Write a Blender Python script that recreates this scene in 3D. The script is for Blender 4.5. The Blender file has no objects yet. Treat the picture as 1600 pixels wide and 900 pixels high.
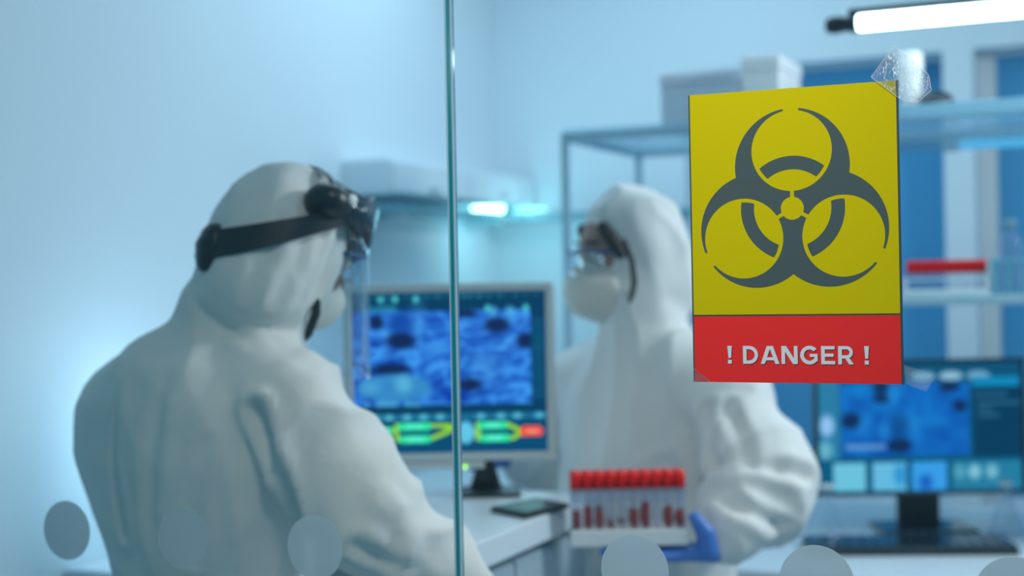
import bpy, bmesh, math, random
import numpy as np
from mathutils import Vector, Matrix, noise

random.seed(7)
S = bpy.context.scene
COL = S.collection
PI = math.pi

# ------------------------------------------------------------------ camera, exposure, world, big lights
H = 1.34                       # eye height
F = 50.0 / 36.0 * 1600         # focal length in pixels of the 1600x900 frame
ROLL = 0.0192
THETA = math.atan(F / 4950.0)  # the glass wall is turned by this much
UX = Vector((math.cos(THETA), -math.sin(THETA), 0))   # along the glass
VX = Vector((math.sin(THETA), math.cos(THETA), 0))    # into the room
ROTZ = -THETA

cam_data = bpy.data.cameras.new('camera')
cam = bpy.data.objects.new('camera', cam_data); COL.objects.link(cam)
cam.location = (0, 0, H)
cam.rotation_euler = (PI / 2, ROLL, 0)
cam_data.lens = 50; cam_data.sensor_width = 36
cam_data.shift_y = -13 / 1600
cam_data.clip_start = 0.05
cam_data.dof.use_dof = True
cam_data.dof.focus_distance = 1.43
cam_data.dof.aperture_fstop = 2.9
S.camera = cam

S.view_settings.view_transform = 'Standard'
S.view_settings.look = 'None'
S.view_settings.gamma = 1
S.view_settings.exposure = 0.0
S.view_settings.use_curve_mapping = False
S.cycles.use_denoising = True
S.cycles.max_bounces = 10
S.cycles.transparent_max_bounces = 24
S.cycles.caustics_reflective = False
S.cycles.caustics_refractive = False

world = bpy.data.worlds.new('world'); S.world = world
world.use_nodes = True
bg = world.node_tree.nodes['Background']
bg.inputs[0].default_value = (0.26, 0.62, 0.82, 1)
bg.inputs[1].default_value = 0.37


def uvz(u, v, z):
    return UX * u + VX * v + Vector((0, 0, z))


def P(px, py, Y):
    """The world point seen at photo pixel (px, py) at distance Y in front of the camera."""
    dx = (px - 800) / F; dy = (437 - py) / F
    c, s = math.cos(ROLL), math.sin(ROLL)
    return Vector(((dx * c + dy * s) * Y, Y, H + (-dx * s + dy * c) * Y))


def area_light(name, loc, target, size, energy, color, size_y=None):
    d = bpy.data.lights.new(name, 'AREA'); d.energy = energy; d.color = color
    d.shape = 'RECTANGLE'; d.size = size; d.size_y = size_y or size
    o = bpy.data.objects.new(name, d); COL.objects.link(o)
    o.location = loc
    o.rotation_euler = (Vector(target) - Vector(loc)).to_track_quat('-Z', 'Y').to_euler()
    return o


def point_light(name, loc, energy, color, radius=0.05):
    d = bpy.data.lights.new(name, 'POINT'); d.energy = energy; d.color = color; d.shadow_soft_size = radius
    o = bpy.data.objects.new(name, d); COL.objects.link(o); o.location = loc
    return o


area_light('ceiling_light', uvz(-1.35, 3.6, 2.62), uvz(-1.35, 3.6, 0), 1.2, 12, (0.60, 0.85, 1.0), 1.2)
area_light('side_light', uvz(1.1, 2.9, 2.2), uvz(-1.4, 2.2, 1.0), 0.32, 29, (0.86, 0.95, 1.0), 0.4)
cl = area_light('sign_fill_light', uvz(-0.30, 0.85, 2.35), uvz(-0.42, 1.42, 1.38), 0.35, 2.5, (1.0, 0.88, 0.76), 0.35)  # unseen lamp added in front of the glass to brighten and warm the sign
cl.data.spread = math.radians(70)

# ------------------------------------------------------------------ materials
def srgb(r, g, b):
    def f(c):
        c /= 255.0
        return c / 12.92 if c <= 0.04045 else ((c + 0.055) / 1.055) ** 2.4
    return (f(r), f(g), f(b), 1.0)


def principled(name, color, rough=0.5, metallic=0.0, spec=0.5, var=0.0, var_scale=6.0, bump=0.0, bump_scale=30.0, emission=None, em_strength=0.0, coat=0.0, sheen=0.0):
    m = bpy.data.materials.new(name); m.use_nodes = True
    nt = m.node_tree; b = nt.nodes['Principled BSDF']
    b.inputs['Base Color'].default_value = color
    b.inputs['Roughness'].default_value = rough
    b.inputs['Metallic'].default_value = metallic
    b.inputs['Specular IOR Level'].default_value = spec
    b.inputs['Coat Weight'].default_value = coat
    if emission:
        b.inputs['Emission Color'].default_value = emission
        b.inputs['Emission Strength'].default_value = em_strength
    if var or bump:
        tc = nt.nodes.new('ShaderNodeTexCoord')
    if var:
        n = nt.nodes.new('ShaderNodeTexNoise'); n.inputs['Scale'].default_value = var_scale; n.inputs['Detail'].default_value = 4
        nt.links.new(tc.outputs['Object'], n.inputs['Vector'])
        mx = nt.nodes.new('ShaderNodeMix'); mx.data_type = 'RGBA'
        mx.inputs['A'].default_value = tuple(c * (1 - var) for c in color[:3]) + (1,)
        mx.inputs['B'].default_value = tuple(min(1, c * (1 + var)) for c in color[:3]) + (1,)
        nt.links.new(n.outputs['Fac'], mx.inputs['Factor'])
        nt.links.new(mx.outputs['Result'], b.inputs['Base Color'])
    if bump:
        n2 = nt.nodes.new('ShaderNodeTexNoise'); n2.inputs['Scale'].default_value = bump_scale; n2.inputs['Detail'].default_value = 5
        nt.links.new(tc.outputs['Object'], n2.inputs['Vector'])
        bp = nt.nodes.new('ShaderNodeBump'); bp.inputs['Strength'].default_value = bump; bp.inputs['Distance'].default_value = 0.01
        nt.links.new(n2.outputs['Fac'], bp.inputs['Height'])
        nt.links.new(bp.outputs['Normal'], b.inputs['Normal'])
    return m


def clear(name, tint, gloss=0.5, rough=0.0, milk=0.0, milk_color=(0.8, 0.85, 0.9, 1), bump=0.0, bump_scale=60.0, ior=1.45):
    """Clear sheet: see-through tint, fresnel gloss and an optional milky share."""
    m = bpy.data.materials.new(name); m.use_nodes = True
    nt = m.node_tree; nt.nodes.clear()
    out = nt.nodes.new('ShaderNodeOutputMaterial')
    tr = nt.nodes.new('ShaderNodeBsdfTransparent'); tr.inputs[0].default_value = tint
    gl = nt.nodes.new('ShaderNodeBsdfGlossy'); gl.inputs['Roughness'].default_value = rough
    gl.inputs['Color'].default_value = (1, 1, 1, 1)
    fr = nt.nodes.new('ShaderNodeLayerWeight'); fr.inputs['Blend'].default_value = 0.5
    pw = nt.nodes.new('ShaderNodeMath'); pw.operation = 'POWER'; pw.inputs[1].default_value = 4.0
    nt.links.new(fr.outputs['Facing'], pw.inputs[0])
    f0 = ((ior - 1) / (ior + 1)) ** 2
    ma = nt.nodes.new('ShaderNodeMath'); ma.operation = 'MULTIPLY_ADD'; ma.inputs[1].default_value = 0.75; ma.inputs[2].default_value = f0
    nt.links.new(pw.outputs[0], ma.inputs[0])
    mul = nt.nodes.new('ShaderNodeMath'); mul.operation = 'MULTIPLY'; mul.inputs[1].default_value = gloss; mul.use_clamp = True
    nt.links.new(ma.outputs[0], mul.inputs[0])
    base = tr
    if milk:
        df = nt.nodes.new('ShaderNodeBsdfDiffuse'); df.inputs[0].default_value = milk_color
        tl = nt.nodes.new('ShaderNodeBsdfTranslucent'); tl.inputs[0].default_value = milk_color
        a = nt.nodes.new('ShaderNodeMixShader'); a.inputs[0].default_value = 0.5
        nt.links.new(df.outputs[0], a.inputs[1]); nt.links.new(tl.outputs[0], a.inputs[2])
        mm = nt.nodes.new('ShaderNodeMixShader'); mm.inputs[0].default_value = milk
        nt.links.new(tr.outputs[0], mm.inputs[1]); nt.links.new(a.outputs[0], mm.inputs[2])
        base = mm
    mx = nt.nodes.new('ShaderNodeMixShader')
    nt.links.new(mul.outputs[0], mx.inputs[0]); nt.links.new(base.outputs[0], mx.inputs[1]); nt.links.new(gl.outputs[0], mx.inputs[2])
    if bump:
        tc = nt.nodes.new('ShaderNodeTexCoord')
        n2 = nt.nodes.new('ShaderNodeTexNoise'); n2.inputs['Scale'].default_value = bump_scale; n2.inputs['Detail'].default_value = 6
        nt.links.new(tc.outputs['Object'], n2.inputs['Vector'])
        bp = nt.nodes.new('ShaderNodeBump'); bp.inputs['Strength'].default_value = bump; bp.inputs['Distance'].default_value = 0.004
        nt.links.new(n2.outputs['Fac'], bp.inputs['Height'])
        nt.links.new(bp.outputs['Normal'], gl.inputs['Normal']); nt.links.new(bp.outputs['Normal'], fr.inputs['Normal'])
    nt.links.new(mx.outputs[0], out.inputs[0])
    return m


def emitter(name, color, strength):
    m = bpy.data.materials.new(name); m.use_nodes = True
    nt = m.node_tree; nt.nodes.clear()
    out = nt.nodes.new('ShaderNodeOutputMaterial'); e = nt.nodes.new('ShaderNodeEmission')
    e.inputs[0].default_value = color; e.inputs[1].default_value = strength
    nt.links.new(e.outputs[0], out.inputs[0])
    return m


def screen_material(name, strength):
    m = bpy.data.materials.new(name); m.use_nodes = True
    nt = m.node_tree; nt.nodes.clear()
    out = nt.nodes.new('ShaderNodeOutputMaterial'); e = nt.nodes.new('ShaderNodeEmission')
    at = nt.nodes.new('ShaderNodeVertexColor'); at.layer_name = 'picture'
    e.inputs[1].default_value = strength
    nt.links.new(at.outputs[0], e.inputs[0]); nt.links.new(e.outputs[0], out.inputs[0])
    return m


M = {}
M['wall'] = principled('painted_wall', (0.72, 0.83, 0.90, 1), 0.8, spec=0.2, var=0.02, var_scale=2, bump=0.05, bump_scale=80)
M['floor'] = principled('vinyl_floor', (0.45, 0.55, 0.62, 1), 0.35, var=0.05, var_scale=5)
M['ceiling'] = principled('ceiling_paint', (0.75, 0.82, 0.86, 1), 0.9, var=0.02)
M['laminate'] = principled('white_laminate', (0.72, 0.80, 0.85, 1), 0.35, var=0.02)
M['cabinet'] = principled('grey_cabinet_front', (0.38, 0.48, 0.54, 1), 0.45, var=0.04, bump=0.03)
M['white'] = principled('white_plastic', (0.80, 0.84, 0.86, 1), 0.4, var=0.02)
M['bright_white'] = principled('glossy_white_plastic', (0.95, 0.95, 0.95, 1), 0.35)
M['card'] = principled('white_card', (0.80, 0.82, 0.88, 1), 0.7, var=0.03)
M['blue_window'] = principled('blue_blind', (0.07, 0.36, 0.66, 1), 0.35, var=0.06, var_scale=1.5)
M['suit'] = principled('white_coverall_fabric', (0.78, 0.79, 0.77, 1), 0.6, spec=0.3, bump=0.12, bump_scale=55, var=0.02)
M['suit_b'] = principled('white_coverall_fabric_bright', (0.82, 0.82, 0.81, 1), 0.6, spec=0.3, bump=0.12, bump_scale=55, var=0.02)
M['mask'] = principled('moulded_mask_felt', (0.80, 0.77, 0.70, 1), 0.85, spec=0.1, bump=0.08, bump_scale=200)
M['skin'] = principled('skin', (0.28, 0.15, 0.11, 1), 0.5, var=0.08, var_scale=20)
M['skin_fair'] = principled('fair_skin', (0.42, 0.26, 0.21, 1), 0.5, var=0.08, var_scale=20)
M['eye_white'] = principled('eye_white', (0.75, 0.75, 0.73, 1), 0.2)
M['iris'] = principled('dark_iris', (0.05, 0.03, 0.02, 1), 0.15)
M['black'] = principled('black_plastic', (0.012, 0.022, 0.03, 1), 0.35, var=0.1)
M['black_gloss'] = principled('glossy_black_plastic', (0.012, 0.03, 0.05, 1), 0.12, coat=0.4)
M['strap'] = principled('black_elastic', (0.012, 0.025, 0.025, 1), 0.8, bump=0.1, bump_scale=300)
M['hair'] = principled('dark_hair', (0.02, 0.018, 0.018, 1), 0.6)
M['navy'] = principled('navy_plastic', (0.01, 0.06, 0.20, 1), 0.3)
M['glove'] = principled('blue_nitrile', (0.06, 0.20, 0.62, 1), 0.4, bump=0.08, bump_scale=90, var=0.05)
M['bezel'] = principled('pale_monitor_plastic', (0.58, 0.64, 0.64, 1), 0.45)
M['metal'] = principled('grey_painted_metal', (0.42, 0.60, 0.70, 1), 0.35, metallic=0.2)
M['steel'] = principled('brushed_steel', (0.65, 0.70, 0.74, 1), 0.3, metallic=0.9)
M['red_cap'] = principled('red_cap_plastic', (0.95, 0.012, 0.010, 1), 0.3, spec=0.25)
M['blood'] = principled('dark_red_blood', (0.36, 0.004, 0.010, 1), 0.3, spec=0.2)
M['paper_dark'] = principled('dark_printed_line', (0.05, 0.075, 0.07, 1), 0.4)
M['yellow'] = principled('yellow_print', srgb(202, 190, 0), 0.38, spec=0.2, var=0.01)
M['red_print'] = principled('red_print', srgb(238, 52, 52), 0.38, spec=0.2, var=0.01)
M['symbol'] = principled('dark_grey_print', srgb(74, 90, 92), 0.35)
M['letter'] = principled('white_print', srgb(222, 230, 236), 0.35)
M['letter_dark'] = principled('dark_red_print', srgb(110, 30, 35), 0.35)
M['glass'] = clear('window_glass', (0.955, 0.975, 0.975, 1), gloss=0.55)
M['glass_edge'] = principled('green_glass_edge', (0.0, 0.30, 0.33, 1), 0.3, spec=0.2)
M['glass_bevel'] = clear('pale_glass_arris', (0.9, 0.96, 0.98, 1), gloss=0.9, milk=0.55, milk_color=(0.75, 0.88, 0.95, 1))
M['glass_far_edge'] = clear('grey_glass_edge', (0.62, 0.76, 0.80, 1), gloss=1.0, rough=0.08, milk=0.35, milk_color=(0.40, 0.60, 0.68, 1))
M['frost'] = clear('frosted_film', (0.8, 0.85, 0.87, 1), gloss=0.15, rough=0.4, milk=0.68, milk_color=(0.66, 0.74, 0.77, 1))
M['visor'] = clear('clear_visor', (0.88, 0.94, 0.97, 1), gloss=1.2, rough=0.02)
M['lens'] = clear('clear_lens', (0.90, 0.95, 0.98, 1), gloss=1.0, rough=0.02)
M['tape'] = clear('clear_tape', (0.97, 0.985, 0.99, 1), gloss=1.2, rough=0.10, milk=0.05, bump=1.0, bump_scale=300)
def add_flecks(m):
    """White creases and air bubbles pressed under the tape."""
    nt = m.node_tree
    out = next(n for n in nt.nodes if n.type == 'OUTPUT_MATERIAL'); src = out.inputs[0].links[0].from_socket
    tc = nt.nodes.new('ShaderNodeTexCoord'); mp = nt.nodes.new('ShaderNodeMapping')
    mp.inputs['Rotation'].default_value = (0, .6, 0); mp.inputs['Scale'].default_value = (1.0, 1.0, .45)
    nt.links.new(tc.outputs['Object'], mp.inputs['Vector'])
    n = nt.nodes.new('ShaderNodeTexNoise'); n.inputs['Scale'].default_value = 420; n.inputs['Detail'].default_value = 3; n.inputs['Distortion'].default_value = 1.2
    nt.links.new(mp.outputs['Vector'], n.inputs['Vector'])
    r = nt.nodes.new('ShaderNodeValToRGB'); r.color_ramp.elements[0].position = .57; r.color_ramp.elements[1].position = .64
    r.color_ramp.elements[1].color = (.8, .8, .8, 1)
    nt.links.new(n.outputs['Fac'], r.inputs['Fac'])
    d = nt.nodes.new('ShaderNodeBsdfDiffuse'); d.inputs[0].default_value = (.9, .95, 1, 1)
    t = nt.nodes.new('ShaderNodeBsdfTranslucent'); t.inputs[0].default_value = (.9, .95, 1, 1)
    a = nt.nodes.new('ShaderNodeMixShader'); a.inputs[0].default_value = .5
    nt.links.new(d.outputs[0], a.inputs[1]); nt.links.new(t.outputs[0], a.inputs[2])
    x = nt.nodes.new('ShaderNodeMixShader')
    nt.links.new(r.outputs['Color'], x.inputs[0]); nt.links.new(src, x.inputs[1]); nt.links.new(a.outputs[0], x.inputs[2])
    nt.links.new(x.outputs[0], out.inputs[0])
M['tape_plain'] = M['tape'].copy(); M['tape_plain'].name = 'smooth_clear_tape'
add_flecks(M['tape'])
M['tube_glass'] = clear('clear_tube', (0.93, 0.95, 0.98, 1), gloss=0.9, rough=0.05, milk=0.10, milk_color=(0.75, 0.78, 0.9, 1))
M['acrylic'] = clear('clear_acrylic', (0.90, 0.93, 0.97, 1), gloss=0.6, rough=0.05, milk=0.22, milk_color=(0.70, 0.76, 0.88, 1))
M['shelf_glass'] = clear('shelf_glass', (0.84, 0.92, 0.96, 1), gloss=0.7, rough=0.1, milk=0.3, milk_color=(0.55, 0.78, 0.90, 1))
M['flask_glass'] = clear('flask_glass', (0.90, 0.95, 0.98, 1), gloss=2.0, rough=0.05, milk=0.08)
M['cyan_plastic'] = clear('translucent_cyan_plastic', (0.55, 0.82, 0.88, 1), gloss=0.4, rough=0.2, milk=0.55, milk_color=(0.45, 0.80, 0.88, 1))
M['lamp_tube'] = emitter('lamp_tube_glow', (0.72, 0.95, 1.0, 1), 11.0)
M['puck'] = emitter('puck_glow', (0.45, 0.98, 1.0, 1), 9.0)
M['rail_bright'] = emitter('rail_shine_glow', srgb(90, 190, 245), 0.9)  # emission standing in for light on the far rack rail, dimmer copy below
M['rail_dim'] = emitter('rail_shine_dim_glow', srgb(75, 150, 205), 0.6)
M['led_green'] = emitter('green_led', srgb(150, 225, 30), 4.0)
M['screen'] = screen_material('screen_picture', 1.0)

# ------------------------------------------------------------------ mesh helpers
class MB:
    def __init__(self):
        self.v = []; self.f = []

    def add(self, vs, fs, mat=None):
        o = len(self.v)
        self.v += [tuple(mat @ Vector(p)) if mat is not None else tuple(p) for p in vs]
        self.f += [tuple(i + o for i in f) for f in fs]
        return self

    def box(self, c, s, mat=None):
        x, y, z = c; a, b, d = s[0] / 2, s[1] / 2, s[2] / 2
        vs = [(x - a, y - b, z - d), (x + a, y - b, z - d), (x + a, y + b, z - d), (x - a, y + b, z - d),
              (x - a, y - b, z + d), (x + a, y - b, z + d), (x + a, y + b, z + d), (x - a, y + b, z + d)]
        return self.add(vs, [(0, 3, 2, 1), (4, 5, 6, 7), (0, 1, 5, 4), (1, 2, 6, 5), (2, 3, 7, 6), (3, 0, 4, 7)], mat)

    def lathe(self, prof, n=24, mat=None):
        """prof: (r, z) from bottom to top around the z axis; r = 0 closes."""
        vs, fs, rings = [], [], []
        for r, z in prof:
            if r < 1e-6:
                rings.append([len(vs)]); vs.append((0, 0, z))
            else:
                rings.append(list(range(len(vs), len(vs) + n)))
                vs += [(r * math.cos(2 * PI * k / n), r * math.sin(2 * PI * k / n), z) for k in range(n)]
        for a, b in zip(rings, rings[1:]):
            for k in range(n):
                k2 = (k + 1) % n
                if len(a) == 1 and len(b) == 1: continue
                if len(a) == 1: fs.append((a[0], b[k2], b[k]))
                elif len(b) == 1: fs.append((a[k], a[k2], b[0]))
                else: fs.append((a[k], a[k2], b[k2], b[k]))
        return self.add(vs, fs, mat)

    def prism(self, poly, z0, z1, mat=None):
        n = len(poly)
        vs = [(x, y, z0) for x, y in poly] + [(x, y, z1) for x, y in poly]
        fs = [tuple(range(n))[::-1], tuple(range(n, 2 * n))] + [(k, (k + 1) % n, n + (k + 1) % n, n + k) for k in range(n)]
        return self.add(vs, fs, mat)

    def loft(self, rings, side=(1, 0, 0), n=20, caps=True, mat=None, normal=None):
        """rings: (centre, a, b): half size a along SIDE and b across it; closed round ends."""
        pts = [Vector(r[0]) for r in rings]
        R = [(p, r[1], r[2]) for p, r in zip(pts, rings)]
        def tang(i):
            a = pts[max(0, i - 1)]; b = pts[min(len(pts) - 1, i + 1)]
            t = (b - a).normalized()
            if normal is not None:
                nn = Vector(normal); return nn if nn.dot(t) > 0 else -nn
            return t
        T = [tang(i) for i in range(len(pts))]
        if caps:
            t0, t1 = T[0], T[-1]
            p0, a0, b0 = R[0]; p1, a1, b1 = R[-1]
            m0, m1 = min(a0, b0), min(a1, b1)
            R = [(p0 - t0 * m0 * .9, a0 * .45, b0 * .45), (p0 - t0 * m0 * .6, a0 * .8, b0 * .8)] + R + [(p1 + t1 * m1 * .6, a1 * .8, b1 * .8), (p1 + t1 * m1 * .9, a1 * .45, b1 * .45)]
            T = [t0, t0] + T + [t1, t1]
        vs, fs = [], []
        sd = Vector(side)
        for (p, a, b), t in zip(R, T):
            s = (sd - t * sd.dot(t)); s = s.normalized() if s.length > 1e-4 else t.orthogonal().normalized()
            w = t.cross(s)
            vs += [tuple(p + s * (a * math.cos(2 * PI * k / n)) + w * (b * math.sin(2 * PI * k / n))) for k in range(n)]
        for i in range(len(R) - 1):
            for k in range(n):
                k2 = (k + 1) % n
                fs.append((i * n + k, i * n + k2, (i + 1) * n + k2, (i + 1) * n + k))
        fs.append(tuple(range(n))[::-1]); fs.append(tuple(range((len(R) - 1) * n, len(R) * n)))
        return self.add(vs, fs, mat)

    def tube(self, path, r, n=8, mat=None):
        return self.loft([(p, r, r) for p in path], side=(0.13, 0.31, 0.94), n=n, mat=mat)

    def ball(self, c, ax, mat=None, n=24, m=16, fn=None):
        vs, fs = [], []
        for i in range(m + 1):
            th = PI * i / m
            for k in range(n):
                ph = 2 * PI * k / n
                p = Vector((ax[0] * math.sin(th) * math.cos(ph), ax[1] * math.sin(th) * math.sin(ph), ax[2] * math.cos(th)))
                p += Vector(c)
                if fn: p = fn(p)
                vs.append(tuple(p))
        for i in range(m):
            for k in range(n):
                k2 = (k + 1) % n
                fs.append((i * n + k, (i + 1) * n + k, (i + 1) * n + k2, i * n + k2))
        return self.add(vs, fs, mat)

    def mesh(self, name, weld=True):
        me = bpy.data.meshes.new(name)
        me.from_pydata([tuple(p) for p in self.v], [], self.f)
        bm = bmesh.new(); bm.from_mesh(me)
        if weld: bmesh.ops.remove_doubles(bm, verts=bm.verts, dist=1e-6)
        bmesh.ops.recalc_face_normals(bm, faces=bm.faces)
        bm.to_mesh(me); bm.free()
        return me

    def build(self, name, material, parent=None, smooth=False, bevel=0.0, weld=True, loc=None, rotz=0.0):
        me = self.mesh(name, weld)
        me.materials.append(material)
        if smooth:
            for p in me.polygons: p.use_smooth = True
        o = bpy.data.objects.new(name, me); COL.objects.link(o)
        if parent: o.parent = parent
        if loc is not None: o.location = loc
        o.rotation_euler.z = rotz
        if bevel:
            b = o.modifiers.new('bevel', 'BEVEL'); b.width = bevel; b.segments = 3; b.limit_method = 'ANGLE'; b.angle_limit = math.radians(40)
        return o


def tag(o, label, cat, group=None):
    o['label'] = label; o['category'] = cat
    if group: o['group'] = group
    return o


def thing(name, label, cat, loc=(0, 0, 0), rotz=0.0, group=None):
    o = bpy.data.objects.new(name, None); COL.objects.link(o)
    o.empty_display_size = 0.05
    o.location = loc; o.rotation_euler = (0, 0, rotz)
    return tag(o, label, cat, group)


def struct(o, label=None):
    o['kind'] = 'structure'
    if label: o['label'] = label
    return o


def copy_thing(root, loc, rotz, label, group=None):
    r = root.copy(); COL.objects.link(r); r.location = loc; r.rotation_euler = (0, 0, rotz); r['label'] = label
    if group: r['group'] = group
    for ch in list(root.children):
        c = ch.copy(); COL.objects.link(c); c.parent = r
        for g in list(ch.children):
            d = g.copy(); COL.objects.link(d); d.parent = c
    return r


def rbox(u0, u1, v0, v1, z0, z1):
    """Box in room axes as a mesh builder, in room-local coordinates (u, v, z)."""
    return MB().box(((u0 + u1) / 2, (v0 + v1) / 2, (z0 + z1) / 2), (u1 - u0, v1 - v0, z1 - z0))


RM = Matrix.Rotation(ROTZ, 4, 'Z')
def room(mb, name, material, **k):
    o = mb.build(name, material, **k)
    o.rotation_euler.z = ROTZ
    return o


def march(fn, x0, x1, y0, y1, step):
    """Filled outline of fn(x, y) < 0 as 2-D vertices and faces."""
    nx = int(round((x1 - x0) / step)) + 1; ny = int(round((y1 - y0) / step)) + 1
    xs = np.linspace(x0, x1, nx); ys = np.linspace(y0, y1, ny)
    X, Y = np.meshgrid(xs, ys, indexing='ij'); V = fn(X, Y)
    mb = MB()
    for i in range(nx - 1):
        for j in range(ny - 1):
            c = [(i, j), (i + 1, j), (i + 1, j + 1), (i, j + 1)]
            vals = [V[a] for a in c]
            if min(vals) >= 0: continue
            poly = []
            for k in range(4):
                a, b = c[k], c[(k + 1) % 4]; va, vb = vals[k], vals[(k + 1) % 4]
                if va < 0: poly.append((xs[a[0]], ys[a[1]], 0))
                if (va < 0) != (vb < 0):
                    t = va / (va - vb)
                    poly.append((xs[a[0]] + t * (xs[b[0]] - xs[a[0]]), ys[a[1]] + t * (ys[b[1]] - ys[a[1]]), 0))
            if len(poly) >= 3: mb.add(poly, [tuple(range(len(poly)))])
    return mb

# ------------------------------------------------------------------ the room
VG = 1.4300      # camera side of the glass
GT = 0.010       # glass thickness
UL, UR, VB, ZC = -2.17, 1.7, 4.69, 2.70

struct(room(rbox(UL - .2, UR + .2, -1.6, VB + .8, -.1, 0), 'floor', M['floor']))
struct(room(rbox(UL - .2, UR + .2, VG - .1, VB + .8, ZC, ZC + .1), 'ceiling', M['ceiling']))
struct(room(rbox(UL - .15, UL, VG - .05, VB + .6, 0, ZC), 'wall_left', M['wall']))
struct(room(rbox(UR, UR + .15, VG - .05, VB + .6, 0, ZC), 'wall_right', M['wall']))
# back wall with two tall window openings, one mesh around them
W1 = (-1.448, -0.592); W2 = (-0.499, 0.75); WZ = (0.60, 2.04); WD = 0.45
wb = MB()
for u0, u1, z0, z1 in ((UL, W1[0], 0, ZC), (W1[1], W2[0], 0, ZC), (W2[1], UR, 0, ZC), (W1[0], W1[1], WZ[1], ZC), (W2[0], W2[1], WZ[1], ZC), (W1[0], W1[1], 0, WZ[0]), (W2[0], W2[1], 0, WZ[0])):
    wb.box(((u0 + u1) / 2, VB + WD / 2, (z0 + z1) / 2), (u1 - u0, WD, z1 - z0))
struct(room(wb, 'wall_back', M['wall']))
for n, (a, b) in ((3, W1), (4, W2)):
    w = struct(room(rbox(a, b, VB + .16, VB + .20, WZ[0], WZ[1]), 'window_%d' % n, M['blue_window']))
    fr = MB(); t = .008
    for u0, u1, z0, z1 in ((a, a + .055, WZ[0], WZ[1]), (b - t, b, WZ[0], WZ[1]), (a, b, WZ[0], WZ[0] + t), (a, b, WZ[1] - t, WZ[1])):
        fr.box(((u0 + u1) / 2, VB + .145, (z0 + z1) / 2), (u1 - u0, .03, z1 - z0))
    fo = fr.build('window_frame', M['white'], parent=w)
# shallow pilaster on the left wall
struct(room(rbox(UL, UL + .02, 1.46, 3.19, 0, ZC), 'trim_1', M['wall']))
struct(room(rbox(UL, UL + .012, 3.19, VB, 0, .09), 'baseboard_left', M['white']))
struct(room(rbox(UL, UR, VB - .012, VB, 0, .09), 'baseboard_back', M['white']))

# ------------------------------------------------------------------ glass partition: two panes meeting at an open joint
def s_at(px):
    x = (px - 800) / F
    return (VG / (math.cos(THETA) + x * math.sin(THETA))) * (x * math.cos(THETA) - math.sin(THETA))

def u_at(px, v=VG):
    x = (px - 800) / F
    Y = v / (x * math.sin(THETA) + math.cos(THETA))
    return x * Y * math.cos(THETA) - Y * math.sin(THETA)

UJ = u_at(704.5)            # right end of the left pane
def pane(num, u0, u1, label):
    w = struct(room(rbox(u0, u1, VG, VG + GT, 0.0, 2.6), 'window_%d' % num, M['glass']), label)
    return w

left_pane = pane(1, -1.78, UJ, 'large clear glass pane left of the green vertical joint')
GAP = 0.0045
right_pane = pane(2, UJ + GAP, 1.7, 'large clear glass pane carrying the yellow warning sign')
rbox(UJ - .0004, UJ + .0006, VG + .0006, VG + GT - .0002, 0.0, 2.6).build('pane_edge', M['glass_edge'], parent=left_pane)
rbox(UJ - .0022, UJ - .0004, VG - .0004, VG + .0004, 0.0, 2.6).build('pane_arris', M['glass_bevel'], parent=left_pane)
rbox(UJ + GAP, UJ + GAP + .0006, VG + .0002, VG + GT - .0002, 0.0, 2.6).build('pane_edge', M['glass_far_edge'], parent=right_pane)
rbox(UJ + GAP + .0006, UJ + GAP + .0030, VG - .0004, VG + .0004, 0.0, 2.6).build('pane_arris', M['glass_bevel'], parent=right_pane)
struct(room(rbox(-1.8, 1.7, VG - .02, VG + GT + .02, 2.6, ZC), 'trim_2', M['steel']))

# frosted dots stuck in a row across the glass
DOT_Z = H - 0.311 * 1.0
dot_labels = [(97, 'frosted round dot on the glass against the bare wall, leftmost of the row'),
              (278, "frosted round dot on the glass over the visor wearer's back, second from left"),
              (484, "frosted round dot on the glass over the visor wearer's right elbow"),
              (983, 'frosted round dot on the glass just below the red-capped test tubes'),
              (1267, "frosted round dot on the glass under the tube holder's bent elbow"),
              (1577, 'frosted round dot on the glass below the black monitor, rightmost of the row')]
dot = MB().lathe([(0, -.0002), (.0378, -.0002), (.0380, 0), (.0378, .0002), (0, .0002)], 64, Matrix.Rotation(PI / 2, 4, 'X'))
dot_mesh = None
for px, lab in dot_labels:
    if dot_mesh is None:
        o = dot.build('frosted_dot', M['frost']); dot_mesh = o
    else:
        o = dot_mesh.copy(); COL.objects.link(o)
    o.location = uvz(u_at(px), VG - .0003, DOT_Z); o.rotation_euler.z = ROTZ
    tag(o, lab, 'sticker', 'frosted dots on the glass')

# ------------------------------------------------------------------ the warning sign
pu0, pu1 = u_at(1081.0), u_at(1409.5)
PW = pu1 - pu0
pc = P(1243, 368, VG / ((1243 - 800) / F * math.sin(THETA) + math.cos(THETA)))
PH = 0.2985
sign = thing('warning_sign', 'yellow and red biohazard danger sign taped to the glass', 'sign', uvz((pu0 + pu1) / 2, VG, pc.z), ROTZ)
# local axes: x along the glass, z up, -y to the camera
top, bot = PH / 2, -PH / 2
zmid = top - 0.2295
MB().box((0, -.0004, 0), (PW, .0004, PH)).build('sheet', M['paper_dark'], parent=sign)
MB().box((-.0004, -.00065, (top + zmid + .0008) / 2), (PW - .0040, .0002, top - zmid - .0008)).build('yellow_field', M['yellow'], parent=sign)
MB().box((-.0004, -.00065, (bot + zmid - .0010) / 2), (PW - .0040, .0002, zmid - .0010 - bot)).build('red_field', M['red_print'], parent=sign)

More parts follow.
